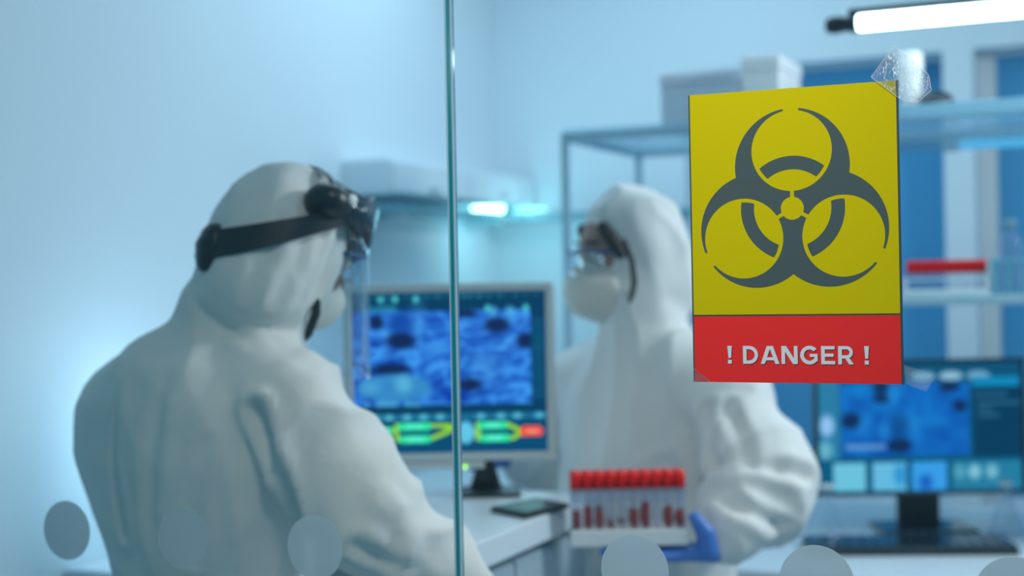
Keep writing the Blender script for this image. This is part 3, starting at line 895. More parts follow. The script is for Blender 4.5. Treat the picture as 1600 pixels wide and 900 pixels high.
def screen_mesh(name, w, h, nx, ny, fn, parent, y=0, z0=0, mat=None):
    img = paint(nx, ny, fn) / 255.0
    lin = np.where(img <= .04045, img / 12.92, ((np.clip(img, 0, 1) + .055) / 1.055) ** 2.4)
    vs = [(-w / 2 + w * i / nx, y, z0 + h - h * j / ny) for j in range(ny + 1) for i in range(nx + 1)]
    fs = [(j * (nx + 1) + i, (j + 1) * (nx + 1) + i, (j + 1) * (nx + 1) + i + 1, j * (nx + 1) + i + 1) for j in range(ny) for i in range(nx)]
    me = bpy.data.meshes.new(name); me.from_pydata(vs, [], fs)
    at = me.color_attributes.new('picture', 'FLOAT_COLOR', 'CORNER')
    c = np.ones((ny, nx, 4), np.float32); c[..., :3] = lin
    at.data.foreach_set('color', np.repeat(c.reshape(-1, 4), 4, axis=0).ravel())
    me.materials.append(mat or M['screen'])
    o = bpy.data.objects.new(name, me); COL.objects.link(o); o.parent = parent
    return o

# pale monitor on the bench
MY = 2.55
tl, brc = P(536, 447, MY), P(869, 718, MY)
mw, mh = brc.x - tl.x, tl.z - brc.z
mon = thing('monitor', 'pale framed monitor on the bench between the two people, showing a blue cell image', 'monitor', ((tl.x + brc.x) / 2, MY, BZ + .001), 0)
mz = brc.z - BZ
MB().box((0, .035, mz + mh / 2), (mw - .006, .045, mh - .006)).build('casing', M['bezel'], parent=mon, bevel=.010)
bz_ = .0145
fr = MB()
for a in ((0, mz + mh - bz_ / 2, mw, bz_), (0, mz + bz_ / 2, mw, bz_)):
    fr.box((a[0], .006, a[1]), (a[2], .022, a[3]))
for s in (-1, 1):
    fr.box((s * (mw / 2 - bz_ / 2), .006, mz + mh / 2), (bz_, .022, mh - 2 * bz_))
fr.build('bezel', M['bezel'], parent=mon, bevel=.003)
screen_mesh('screen', mw - 2 * bz_, mh - 2 * bz_, 156, 128, pic_one, mon, y=.006, z0=mz + bz_)
MB().box((-.02, .004, mz - .0075), (.16, .016, .013)).build('chin', M['bezel'], parent=mon, bevel=.004)
led = P(727, 730, MY)
MB().ball((led.x - mon.location.x, -.006, led.z - BZ), (.0030, .002, .0028), n=16, m=10).build('power_light', M['led_green'], parent=mon, smooth=True)
nk = P(762, 745, MY + .05).x - mon.location.x
MB().loft([((nk - .004, .062, .010), .030, .014), ((nk - .004, .060, .05), .018, .012), ((nk - .006, .058, .09), .014, .012), ((nk - .012, .056, .13), .016, .012)], side=(1, 0, 0), n=20).build('neck', M['black'], parent=mon, smooth=True)
MB().box((nk, .05, .0045), (.12, .10, .007)).build('base', M['black'], parent=mon, bevel=.004)

# flat dark tablet on the bench
q = []
for px, py in ((766, 797), (822, 808), (890, 791), (838, 781)):
    # where the sight line meets the bench top
    d = (P(px, py, 1.0) - Vector((0, 0, H)))
    k = (BZ + .004 - H) / d.z
    q.append(Vector((d.x * k, d.y * k, 0)))
qc = sum(q, Vector()) / 4
tab = thing('tablet', 'dark flat tablet lying on the bench below the pale monitor', 'tablet', (qc.x, qc.y, BZ + .0005))
MB().prism([((p - qc).x, (p - qc).y) for p in q], 0, .009).build('body', M['black'], parent=tab, bevel=.003)
MB().prism([((p - qc).x * .9, (p - qc).y * .9) for p in q], .0092, .0097).build('screen', M['black'], parent=tab)

# black monitor on the rear desk
NY = 3.30
tl, brc = P(1271, 565, NY), P(1604, 771, NY)
nw, nh = brc.x - tl.x, tl.z - brc.z
mon2 = thing('monitor', 'black monitor on the rear desk showing a blue image above a row of thumbnails', 'monitor', ((tl.x + brc.x) / 2, NY, DZ + .0005), 0)
nz = brc.z - DZ
MB().box((0, .026, nz + nh / 2), (nw - .004, .034, nh - .004)).build('casing', M['black'], parent=mon2, bevel=.008)
fr = MB(); t = .009
for a in ((0, nz + nh - t / 2, nw, t), (0, nz + t / 2, nw, t)):
    fr.box((a[0], .004, a[1]), (a[2], .014, a[3]))
for s in (-1, 1):
    fr.box((s * (nw / 2 - t / 2), .004, nz + nh / 2), (t, .014, nh - 2 * t))
fr.build('bezel', M['black_gloss'], parent=mon2, bevel=.002)
screen_mesh('screen', nw - 2 * t, nh - 2 * t, 170, 105, pic_two, mon2, y=.003, z0=nz + t)
nx_ = P(1444, 800, NY).x - mon2.location.x
MB().box((nx_, .050, .09), (.100, .022, .165)).build('neck', M['black'], parent=mon2, bevel=.006)
MB().box((nx_ + .005, .03, .006), (.22, .15, .012)).build('base', M['black_gloss'], parent=mon2, bevel=.005)
ring = MB()
def logo(X, Y):
    r = np.hypot(X, Y)
    sk = X - .28 * Y
    hh = np.minimum(sd_box(sk, Y, -.46, -.30, -.32, .78), np.minimum(sd_box(sk, Y, -.12, .02, -.32, .22), sd_box(sk, Y, -.40, -.02, .10, .24)))
    pp = np.minimum(sd_box(sk, Y, .14, .28, -.80, .24), np.minimum(sd_box(sk, Y, .14, .50, .10, .24), np.minimum(sd_box(sk, Y, .42, .56, -.32, .20), sd_box(sk, Y, .14, .54, -.34, -.20))))
    return np.maximum(r - 1, -np.minimum(hh, pp))
lg = march(logo, -1.04, 1.04, -1.04, 1.04, .04)
lx = P(1437, 781, NY).x - mon2.location.x
ring.add([(lx + x * .020, .0385, .148 + z * .020) for x, z, _ in lg.v], lg.f)
ring.build('emblem', M['metal'], parent=mon2)

kb = thing('keyboard', 'black keyboard on the rear desk in front of the black monitor', 'keyboard', P(1418, 855, 3.10) * 1.0, math.radians(-4))
kb.location.z = DZ + .0005
MB().box((0, 0, .008), (.44, .145, .016)).build('body', M['black'], parent=kb, bevel=.004)
keys = MB()
for r in range(5):
    for c in range(15):
        keys.box((-.203 + c * .029, .054 - r * .027, .0185), (.024, .022, .005))
keys.build('keys', M['black_gloss'], parent=kb)

# conical flasks on the rear desk
def flask(px, Y, label):
    p = P(px, 800, Y); t = thing('conical_flask', label, 'flask', (p.x, p.y, DZ + .0005))
    MB().lathe([(0, 0), (.040, 0), (.043, .004), (.040, .014), (.013, .085), (.012, .11), (.015, .114)], 28).build('body', M['flask_glass'], parent=t, smooth=True)
    MB().lathe([(0, .112), (.017, .112), (.017, .118), (.013, .121), (0, .121)], 24).build('stopper', M['white'], parent=t, smooth=True)
flask(1292, 3.262, "clear conical flask on the rear desk under the black monitor's left end")
flask(1572, 3.262, "clear conical flask on the rear desk under the black monitor's right end")

# ------------------------------------------------------------------ people
def organic(mb, name, voxel, material, parent=None, smooth_iter=4, displace=None, loc=(0, 0, 0)):
    """Fuse overlapping closed shapes into one continuous skin, smooth it, then push it along its normals by displace(p, n)."""
    me = mb.mesh(name, weld=False)
    o = bpy.data.objects.new(name, me); COL.objects.link(o)
    r = o.modifiers.new('remesh', 'REMESH'); r.mode = 'VOXEL'; r.voxel_size = voxel
    if smooth_iter:
        sm = o.modifiers.new('smooth', 'SMOOTH'); sm.factor = 0.5; sm.iterations = smooth_iter
    dg = bpy.context.evaluated_depsgraph_get()
    ev = o.evaluated_get(dg)
    new = bpy.data.meshes.new_from_object(ev, depsgraph=dg)
    o.modifiers.clear()
    o.data = new; bpy.data.meshes.remove(me); new.name = name
    n = len(new.vertices)
    co = np.empty(n * 3, np.float32); new.vertices.foreach_get('co', co); co = co.reshape(n, 3).astype(float)
    if displace is not None:
        no = np.empty(n * 3, np.float32); new.vertices.foreach_get('normal', no); no = no.reshape(n, 3)
        d = displace(co, no)
        co = co + no * d[:, None]
    co = co - np.array(loc)[None, :]
    new.vertices.foreach_set('co', co.astype(np.float32).ravel())
    for p in new.polygons: p.use_smooth = True
    new.materials.clear(); new.materials.append(material)
    new.update()
    o.parent = parent
    return o


def seg_param(co, a, b):
    a = np.array(a); b = np.array(b); d = b - a; L = np.linalg.norm(d)
    t = ((co - a) @ d) / (L * L)
    near = a + np.clip(t, 0, 1)[:, None] * d
    return t, np.linalg.norm(co - near, axis=1), L


def ridged(co, sx, sy, sz, seed=0.0):
    out = np.empty(len(co))
    for i, (x, y, z) in enumerate(co):
        out[i] = noise.noise(Vector((x * sx + seed, y * sy + seed * 1.7, z * sz - seed)))
    return out


def polyline_dist(co, pts):
    best = np.full(len(co), 1e9)
    for a, b in zip(pts, pts[1:]):
        _, d, _ = seg_param(co, a, b); best = np.minimum(best, d)
    return best


def crease(co, pts, depth, width):
    """A groove along a polyline with a soft raised lip beside it."""
    d = polyline_dist(co, pts)
    return -depth * np.exp(-(d / width) ** 2) + .55 * depth * np.exp(-((d - 2.2 * width) / width) ** 2)


def crest(n):
    """Soft valley, pinched crest."""
    return 1.0 - 2.2 * np.abs(n) ** .7


def folds(co, limbs, amp_body=.006, seed=0.0, drape=(16, 16, 3.0)):
    """Garment folds: long hanging drapes on the trunk, rings and diagonals on the sleeves."""
    w1 = ridged(co, 4, 4, 3, seed + 9) * .05
    cw = co + np.stack([w1, -w1, w1], axis=1)
    body = crest(ridged(cw, *drape, seed))
    body2 = ridged(co, 8, 8, 6, seed + 5)
    d = amp_body * body + amp_body * 1.1 * body2
    for a, b, rad, amp, fa, fr in limbs:
        t, dist, L = seg_param(co, a, b)
        w = np.clip(1 - (dist - rad) / (rad * .6), 0, 1) * np.clip((t + .15) / .25, 0, 1) * np.clip((1.2 - t) / .2, 0, 1)
        ax = (np.array(b) - np.array(a)) / L
        al = (co - np.array(a)) @ ax
        rest = co - np.array(a) - al[:, None] * ax[None, :]
        f = np.zeros(len(co))
        for i in np.nonzero(w > 0)[0]:
            r = rest[i]
            q = noise.noise(Vector((al[i] * 6, r[0] * 7 + seed, r[2] * 7))) * .05
            f[i] = noise.noise(Vector(((al[i] + .4 * r[2] + .3 * r[0] + q) * fa, r[0] * fr + seed, r[2] * fr + r[1] * fr)))
        f = crest(f) * .8 + .6 * ridged(co, 7, 7, 7, seed + 2)
        d = d * (1 - w * .85) + w * amp * f
    return d


def hand_builder(curl=(.25, .45, .35), thumb_in=.35, spread=.10, cuff=.045, thumb=True):
    """Left hand, wrist at the origin, fingers along +x, palm facing -z, thumb towards -y (mirror for the other hand)."""
    mb = MB()
    mb.loft([((-cuff, 0, 0), .026, .021), ((0, 0, 0), .027, .019), ((.03, 0, 0), .036, .016), ((.065, .001, 0), .042, .015), ((.088, .002, .001), .041, .012)], side=(0, 1, 0), n=20)
    lens = ((.043, .026, .021), (.047, .030, .023), (.044, .028, .022), (.034, .021, .019))
    ys = (-.031, -.010, .012, .031); rad = (.0088, .0090, .0086, .0076); x0 = (.086, .091, .088, .080)
    for k in range(4):
        a = 0.0; yaw = (k - 1.5) * spread
        p = Vector((x0[k] - .018, ys[k] * .92, .001)); pts = [p.copy()]
        p = Vector((x0[k], ys[k], .001)); pts.append(p.copy())
        for j in range(3):
            a += curl[j]
            d = Vector((math.cos(a) * math.cos(yaw), math.sin(yaw) * math.cos(a), -math.sin(a)))
            p = p + d * lens[k][j]; pts.append(p.copy())
        r = rad[k]
        mb.loft([(pts[0], r, r), (pts[1], r * 1.08, r * 1.05), (pts[2], r * 1.02, r), (pts[3], r * .95, r * .92), (pts[4] - (pts[4] - pts[3]) * .25, r * .85, r * .78)], side=(0, 1, 0), n=12)
    th = [Vector((.012, -.022, -.003)), Vector((.035, -.044, -.010)), Vector((.062, -.058 + thumb_in * .02, -.018 - thumb_in * .02)), Vector((.085, -.060 + thumb_in * .045, -.024 - thumb_in * .03))]
    if thumb: mb.loft([(th[0], .015, .014), (th[1], .0125, .012), (th[2], .0105, .0100), (th[3], .0090, .0082)], side=(0, 0, 1), n=12)
    return mb


def frame(fwd, up):
    """Matrix whose x axis is fwd and z axis near up."""
    x = Vector(fwd).normalized(); z = Vector(up); z = (z - x * z.dot(x)).normalized(); y = z.cross(x)
    return Matrix((x, y, z)).transposed().to_4x4()


def head_skin(p):
    """Shape an ellipsoid (front +x) into a face: brow, eye sockets, nose, lips, chin."""
    x, y, z = p
    if x > 0:
        f = max(0.0, x / .095)
        x -= .010 * f * math.exp(-((abs(y) - .032) / .016) ** 2 - ((z - .012) / .014) ** 2)      # sockets
        x += .006 * f * math.exp(-((z - .038) / .012) ** 2 - (y / .05) ** 2)                        # brow
        x += .024 * f * math.exp(-(y / .012) ** 2) * max(0, 1 - abs(z + .022) / .035)               # nose
        x += .007 * f * math.exp(-(y / .022) ** 2 - ((z + .066) / .010) ** 2)                       # lips
        x += .008 * f * math.exp(-(y / .025) ** 2 - ((z + .100) / .014) ** 2)                       # chin
    if z < -.03:
        k = min(1, (-.03 - z) / .09); y *= 1 - .30 * k; x = x * (1 - .06 * k) + .012 * k
    return Vector((x, y, z))


def hood_shape(cut=.045, slant=.22):
    def fn(p):
        x, y, z = p
        lim = cut + slant * z
        if x > lim: x = lim + (x - lim) * .12
        return Vector((x, y, z))
    return fn


def make_head_gear(root, o, HM, skin, mask_size=1.0, glass_tint=None):
    """Face details shared by both people; HM maps head space (front +x, left +y) to the world, o is the person's base."""
    T = Matrix.Translation(-o) @ HM
    for s in (-1, 1):
        eye = MB().ball((.080, s * .032, .012), (.0115, .0115, .0115), T, 16, 12).build('eye', M['eye_white'], parent=root, smooth=True)
        MB().ball((.0895, s * .032, .010), (.0035, .0055, .0055), T, 12, 8).build('iris', M['iris'], parent=eye, smooth=True)
        MB().tube([(.088, s * .014, .036), (.0905, s * .032, .043), (.078, s * .052, .036)], .0030, mat=T).build('eyebrow', M['hair'], parent=root, smooth=True)
        MB().ball((-.005, s * .073, -.005), (.018, .009, .030), T, 16, 12).build('ear', skin, parent=root, smooth=True)


def mask_mesh(T, k=1.0):
    mb = MB(); vs, fs = [], []
    n, m = 32, 12
    for i in range(m + 1):
        r = i / m
        for j in range(n):
            a = 2 * PI * j / n
            yy = math.cos(a) * .058 * r ** .8; zz = math.sin(a) * (.064 if math.sin(a) > 0 else .062) * r ** .8
            if zz > 0: yy *= 1 - .45 * (zz / .064) ** 2
            xx = .132 - .070 * r ** 2.2 - .10 * max(0, abs(yy) - .02) ** 1 * r
            xx -= .035 * (max(0, zz) / .064) ** 1.5 * .4
            vs.append((.066 + (xx - .066) * k, yy * k, -.052 + zz * k))
    for i in range(m):
        for j in range(n):
            j2 = (j + 1) % n
            fs.append((i * n + j, i * n + j2, (i + 1) * n + j2, (i + 1) * n + j))
    mb.add(vs, fs, T)
    return mb


def dress(root, o, HM, which, k=1.0, dz=0.0):
    T = Matrix.Translation(-o) @ HM @ Matrix.Translation((-.014 if which == 'a' else 0, 0, dz))
    mk = mask_mesh(T, k).build('face_mask', M['mask'], parent=root, smooth=True)
    so = mk.modifiers.new('thickness', 'SOLIDIFY'); so.thickness = .003
    MB().loft([((.122, -.030, -.018), .004, .0012), ((.130, 0, -.008), .004, .0012), ((.122, .030, -.018), .004, .0012)], side=(0, 0, 1), n=8, mat=T).build('nose_clip', M['steel'], parent=mk, smooth=True)
    for s in (-1, 1):
        w = .022 if which == 'a' else 0.0
        MB().loft([((.040, s * (.088 - w), .030), .0055, .002), ((.034, s * (.093 - w), -.010), .0055, .002), ((.036, s * (.088 - w * .6), -.050), .006, .002), ((.046, s * .074, -.086), .0065, .002), ((.062, s * .042, -.112), .006, .002), ((.074, s * .012, -.118), .0055, .002)], side=(1, 0, -.3), n=8, mat=T).build('strap', M['strap'], parent=mk, smooth=True)


def safety_glasses(root, o, HM):
    T = Matrix.Translation(-o) @ HM @ Matrix.Translation((0, 0, -.010))
    fr = MB()
    for s in (-1, 1):
        fr.tube([(.112, s * .008, .036), (.110, s * .035, .041), (.098, s * .060, .038), (.085, s * .074, .030)], .0028, mat=T)
        fr.tube([(.085, s * .074, .030), (.068, s * .076, .027), (.045, s * .076, .024)], .0036, mat=T)
    fr.tube([(.112, -.010, .036), (.115, 0, .035), (.112, .010, .036)], .0028, mat=T)
    g = fr.build('safety_glasses', M['navy'], parent=root, smooth=True)
    for s in (-1, 1):
        mb = MB(); vs = []; n = 10
        for i in range(n + 1):
            t = i / n
            y = s * (.006 + .066 * t); x = .114 - .030 * t ** 2.2
            for j in range(6):
                z = .036 - .046 * (j / 5) * (1 - .45 * abs(t - .5)) * (1 if t > .12 else .7)
                vs.append((x - .004 * (j / 5), y, z))
        fs = [(i * 6 + j, (i + 1) * 6 + j, (i + 1) * 6 + j + 1, i * 6 + j + 1) for i in range(n) for j in range(5)]
        mb.add(vs, fs, T)
        l = mb.build('lens', M['lens'], parent=g, smooth=True)
        so = l.modifiers.new('thickness', 'SOLIDIFY'); so.thickness = .0018


def boots(root, o, feet, fwd):
    f = Vector(fwd).normalized()
    for p in feet:
        b = MB()
        p = Vector(p)
        q = lambda d, z: p + f * d + Vector((0, 0, z)) - o
        b.loft([(q(-.06, .05), .046, .045), (q(0, .052), .048, .048), (q(.08, .045), .052, .040), (q(.16, .036), .050, .031)], side=f.cross(Vector((0, 0, 1))), n=20)
        b.loft([(q(-.035, .06), .048, .046), (q(-.02, .20), .058, .058)], side=f.cross(Vector((0, 0, 1))), n=20)
        organic(b, 'boot', .008, M['suit'], root, 4)


def vv(p): return Vector(p)

# ---------------- the visor wearer, seen from behind on the left
AY = 2.07
a_base = Vector((P(325, 800, AY).x, AY, 0))
pa = thing('person', 'person in a white hooded coverall and black face shield, back turned, leaning to the bench', 'person', a_base)
fA = Vector((.64, .77, 0)).normalized(); rA = Vector((.77, -.64, 0)).normalized(); UP = Vector((0, 0, 1))
hx = math.radians(40); hp = math.radians(19)
fwdA = Vector((math.cos(hx) * math.cos(hp), math.sin(hx) * math.cos(hp), -math.sin(hp)))
HA = Matrix.Translation(P(446, 395, AY)) @ frame(fwdA, UP)

def figure(k, shrink):
    """Rings of the visor wearer's trunk and limbs; shrink thins the cloth down to the body."""
    mb = MB(); s = shrink
    R = lambda px, py, Y, a, b: (P(px, py, Y), a - s, b - s)
    torso = [R(330, 1130, AY, .155, .130), R(335, 1000, AY, .160, .138), R(345, 900, AY, .130, .134), R(318, 800, AY, .170, .142), R(300, 710, AY, .192, .142), R(296, 630, AY, .192, .132), R(306, 572, AY, .165, .112), R(330, 535, AY, .120, .092), R(360, 505, AY, .080, .080)]
    mb.loft(torso, side=rA, n=32, normal=(0, 0, 1))
    neck = [R(345, 552, AY, .110, .095), R(362, 525, AY, .090, .088), R(380, 497, AY, .079, .084), R(396, 455, AY + .003, .070, .080), R(412, 415, AY + .005, .074, .084)]
    mb.loft(neck, side=rA, n=24, normal=(0, 0, 1))
    mb.loft([R(392, 570, AY - .02, .082, .078), R(400, 525, AY - .01, .078, .080), R(404, 480, AY, .074, .082), R(412, 440, AY, .074, .080)], side=rA, n=24, normal=(0, 0, 1))
    return mb, torso

sA = dict(sh=P(440, 618, 1.985), el=P(585, 815, 1.95), wr=P(738, 945, 1.975),
          sh2=P(203, 632, 2.15), el2=P(235, 735, 2.32), wr2=P(395, 722, 2.38))
hipA = P(330, 1010, AY)
legsA = []
for s in (-1, 1):
    hip = hipA + rA * (s * .085); foot = Vector((hip.x, hip.y, 0)) + rA * (s * .03)
    legsA.append((hip, foot))

def suit_a():
    mb, _ = figure(0, 0)
    mb.loft([(sA['sh'] + Vector((-.05, .03, .02)), .080, .080), (sA['sh'], .084, .082), (sA['sh'].lerp(sA['el'], .5), .082, .080), (sA['el'], .080, .078)], side=(0, 1, 0), n=24)
    mb.loft([(sA['el'], .076, .074), (sA['el'].lerp(sA['wr'], .35), .069, .067), (sA['el'].lerp(sA['wr'], .8), .056, .054), (sA['wr'], .044, .044)], side=(0, 1, 0), n=24)
    mb.loft([(sA['sh2'] + Vector((.05, -.02, .03)), .072, .072), (sA['sh2'], .074, .074), (sA['el2'], .068, .068)], side=(0, 1, 0), n=24)
    mb.loft([(sA['el2'], .066, .066), (sA['wr2'], .044, .044)], side=(0, 0, 1), n=24)
    mb.loft([(sA['sh2'] + Vector((0, 0, .01)), .07, .07), (P(325, 600, AY), .075, .085), (sA['sh'] + Vector((-.02, 0, .012)), .075, .07)], side=UP, n=24)
    for hip, foot in legsA:
        mb.loft([(hip, .095, .10), (hip.lerp(foot, .45), .085, .088), (hip.lerp(foot, .85), .075, .078)], side=rA, n=24)
    # hood
    mb.ball((-.010, 0, .002), (.104, .090, .124), HA, 32, 24, hood_shape(.046, .07))
    mb.ball((-.030, 0, -.055), (.085, .084, .085), HA, 28, 20, hood_shape(.030, .1))
    # puffed edge of the hood around the face
    rim = []
    for i in range(25):
        a = 2 * PI * i / 24
        y = .062 * math.sin(a); z = -.026 + .082 * math.cos(a)
        rim.append((.042 + .07 * z, y * 1.12, z))
    mb.loft([(p, .0155, .0155) for p in rim], side=(1, 0, 0), n=12, caps=False, mat=HA)
    return mb

armfold_a = [(sA['sh'], sA['el'], .082, .016, 9, 5), (sA['el'], sA['wr'], .066, .015, 11, 6), (sA['sh2'], sA['el2'], .072, .010, 11, 7)]
pit = [P(398, 640, 1.90), P(418, 700, 1.90), P(440, 760, 1.90), P(465, 815, 1.92)]
def disp_a(co, no):
    d = folds(co, armfold_a, .0095, 3.0, (11, 11, 1.9))
    hl = np.array([tuple(HA.inverted() @ Vector(p)) for p in co])
    inh = np.clip((.16 - np.linalg.norm(hl, axis=1)) / .03, 0, 1)
    hv = ridged(hl, 13, 15, 3.5, 2.0)
    d = d * (1 - inh * .75) + inh * .0090 * crest(hv)
    hp_ = lambda *q: [HA @ Vector(p) for p in q]
    for pts, dep, wd in ((hp_((-.035, -.100, .005), (-.040, -.098, -.050), (-.050, -.085, -.120)), .009, .009),
                         (hp_((.004, -.100, .010), (-.004, -.098, -.045), (-.010, -.085, -.105)), .008, .008),
                         (hp_((.030, -.085, .040), (.022, -.088, -.010), (.018, -.084, -.060)), .006, .007),
                         (hp_((-.075, -.080, -.020), (-.080, -.075, -.100)), .007, .010)):
        d += crease(co, pts, dep, wd)
    d += crease(co, pit, .020, .010)
    # long seams and drag lines over the back
    for pts, dep, wd in (([P(262, 560, 1.93), P(245, 680, 1.92), P(232, 800, 1.92), P(240, 900, 1.92)], .007, .010),
                         ([P(330, 690, 1.92), P(305, 780, 1.92), P(300, 880, 1.92)], .006, .009),
                         ([P(180, 600, 1.96), P(172, 720, 1.96), P(195, 830, 1.96)], .007, .009),
                         ([P(395, 820, 1.90), P(440, 850, 1.90), P(445, 900, 1.90)], .009, .010),
                         ([P(600, 770, 1.87), P(640, 800, 1.87), P(650, 850, 1.87)], .010, .009),
                         ([P(560, 850, 1.88), P(600, 880, 1.88), P(680, 900, 1.88)], .008, .009),
                         ([P(330, 480, 2.0), P(390, 545, 1.97), P(440, 590, 1.93)], .004, .009)):
        d += crease(co, pts, dep, wd)
    return d

# body under the clothes, one continuous figure with head, arms and legs
bA, _ = figure(0, .030)
bA.ball((0, 0, 0), (.095, .074, .115), HA, 40, 32, head_skin)
bA.loft([(sA['sh'], .046, .046), (sA['el'], .040, .040), (sA['wr'], .028, .026)], side=(0, 1, 0))
bA.loft([(sA['sh2'], .046, .046), (sA['el2'], .040, .040), (sA['wr2'], .028, .026)], side=(0, 1, 0))
bA.loft([(sA['sh2'], .05, .05), (P(330, 560, AY), .06, .06), (sA['sh'], .05, .05)], side=UP)
for hip, foot in legsA:
    bA.loft([(hip, .065, .07), (hip.lerp(foot, .5), .05, .055), (foot + Vector((0, 0, .09)), .035, .04)], side=rA)
    bA.loft([(foot + Vector((0, 0, .05)), .028, .03), (foot + fA * .12 + Vector((0, 0, .04)), .03, .022)], side=rA)
organic(bA, 'body', .0065, M['skin'], pa, 2, None, a_base)
organic(suit_a(), 'coverall', .0085, M['suit'], pa, 10, disp_a, a_base)
make_head_gear(pa, a_base, HA, M['skin'])
dress(pa, a_base, HA, 'a', .94, .004)
safety_glasses(pa, a_base, HA)
boots(pa, a_base, [l[1] for l in legsA], fA)
for wr, el, mir, nm in ((sA['wr'], sA['el'], 1, 'r'), (sA['wr2'], sA['el2'], -1, 'l')):
    d = (wr - el).normalized()
    hm = Matrix.Translation(wr + d * .02 - a_base) @ frame(d, UP) @ Matrix.Diagonal((1, -1 if mir == 1 else 1, 1, 1))
    hb = hand_builder(); hb.v = [tuple(hm @ Vector(p)) for p in hb.v]
    organic(hb, 'glove', .0030, M['glove'], pa, 3)

# face shield of the visor wearer
TA = Matrix.Translation(-a_base) @ HA
shield = bpy.data.objects.new('face_shield', None); COL.objects.link(shield); shield.parent = pa
def band(zc, hw, ax, ay, a0, a1, n=48, x0=0.0, th=.004):
    """Curved strip round the head: zc, hw, ax, ay are functions of the angle (0 = front)."""
    vs, fs = [], []
    for i in range(n + 1):
        a = a0 + (a1 - a0) * i / n
        for rr in (0, th):
            for s in (-1, 1):
                vs.append((x0 + (ax(a) + rr) * math.cos(a), (ay(a) + rr) * math.sin(a), zc(a) + s * hw(a)))
    for i in range(n):
        b = i * 4; c = b + 4
        fs += [(b, b + 1, c + 1, c), (b + 2, c + 2, c + 3, b + 3), (b, c, c + 2, b + 2), (b + 1, b + 3, c + 3, c + 1)]
    e = n * 4
    fs += [(0, 2, 3, 1), (e, e + 1, e + 3, e + 2)]
    return vs, fs
def hoodx(z): return .106 * math.sqrt(max(.2, 1 - (z / .135) ** 2))
bz_a = lambda a: .040 + .070 * math.cos(a)
v_, f_ = band(bz_a, lambda a: .014 + .007 * max(0, -math.cos(a)) ** .7, lambda a: .112, lambda a: .1035, 0, 2 * PI, 72, -.010)
MB().add(v_, f_, TA).build('headband', M['black'], parent=shield, smooth=False)
MB().loft([((-.119, 0, -.010), .022, .013), ((-.121, 0, -.030), .026, .016), ((-.117, 0, -.056), .020, .012)], side=(0, 1, 0), n=16, mat=TA @ Matrix.Diagonal((1, 1, 1, 1))).build('ratchet_knob', M['black'], parent=shield, smooth=True)
# brow guard
gh = lambda a: .5 * (.034 + .034 * max(0, math.cos(a)) ** .8)
v_, f_ = band(lambda a: .096 - gh(a), gh, lambda a: .120, lambda a: .104, -1.5, 1.5, 48, -.004, .004)
MB().add(v_, f_, TA).build('brow_guard', M['black_gloss'], parent=shield, smooth=True)
v_, f_ = band(lambda a: .0945, lambda a: .0015, lambda a: .108, lambda a: .092, -1.45, 1.45, 40, -.004, .0125)
MB().add(v_, f_, TA).build('brow_top', M['black'], parent=shield, smooth=True)
for s in (-1, 1):
    pv = MB().loft([((-.012, s * .092, .068), .034, .027), ((-.008, s * .108, .070), .030, .024)], side=(1, 0, 0), n=20, mat=TA).build('pivot', M['black'], parent=shield, smooth=True)
    MB().ball((.010, s * .124, .078), (.0085, .006, .0085), TA, 14, 10).build('pivot_screw', M['bright_white'], parent=pv, smooth=True)
for x0, x1 in ((.005, -.004), (.026, .030)):
    pts = []
    zt = .128 * math.sqrt(1 - ((x1 + .010) / .106) ** 2) + .0035
    for i in range(17):
        a = PI * i / 16
        pts.append((x0 + (x1 - x0) * math.sin(a), .098 * math.cos(a), .062 + (zt - .062) * math.sin(a)))
    MB().loft([(p, .0075, .0022) for p in pts], side=(1, 0, 0), n=8, mat=TA).build('crown_strap', M['black'], parent=shield, smooth=True)
# clear visor
vs, fs = [], []; n, m = 32, 10
for j in range(m + 1):
    z = .045 - .185 * j / m
    for i in range(n + 1):
        a = -1.25 + 2.5 * i / n
        vs.append((-.004 + .121 * math.cos(a) + (.045 - z) * .34, .106 * math.sin(a), z))
for j in range(m):
    for i in range(n):
        b = j * (n + 1) + i; fs.append((b, b + 1, b + n + 2, b + n + 1))
vis = MB().add(vs, fs, TA).build('visor', M['visor'], parent=shield, smooth=True)
so = vis.modifiers.new('thickness', 'SOLIDIFY'); so.thickness = .0015

# ---------------- the tube holder, facing left behind the bench
BY = 2.72
b_base = Vector((P(1015, 800, BY).x, BY, 0))
pb = thing('person', 'person in a white hooded coverall and white mask holding a rack of blood tubes', 'person', b_base)
fB = Vector((-.55, -.83, 0)).normalized(); lB = Vector((.83, -.55, 0)).normalized()
hy = math.radians(196); hp = math.radians(12)
fwdB = Vector((math.cos(hy) * math.cos(hp), math.sin(hy) * math.cos(hp), -math.sin(hp)))
HB = Matrix.Translation(P(984, 396, BY)) @ frame(fwdB, UP)

def trunk_b(s):
    mb = MB()
    R = lambda px, py, Y, a, b: (P(px, py, Y), a - s, b - s)
    mb.loft([R(1015, 1060, BY, .150, .125), R(1015, 960, BY, .165, .128), R(1012, 880, BY, .168, .124), R(1014, 790, BY, .178, .126), R(1018, 700, BY, .185, .126), R(1022, 620, BY, .185, .120), R(1020, 572, BY, .155, .105), R(1012, 535, BY, .108, .088), R(1004, 505, BY, .078, .078)], side=lB, n=32, normal=(0, 0, 1))
    mb.loft([R(1010, 545, BY, .088, .085), R(1008, 500, BY, .078, .080), R(1003, 455, BY, .080, .088), R(998, 415, BY, .082, .090)], side=lB, n=24, normal=(0, 0, 1))
    return mb

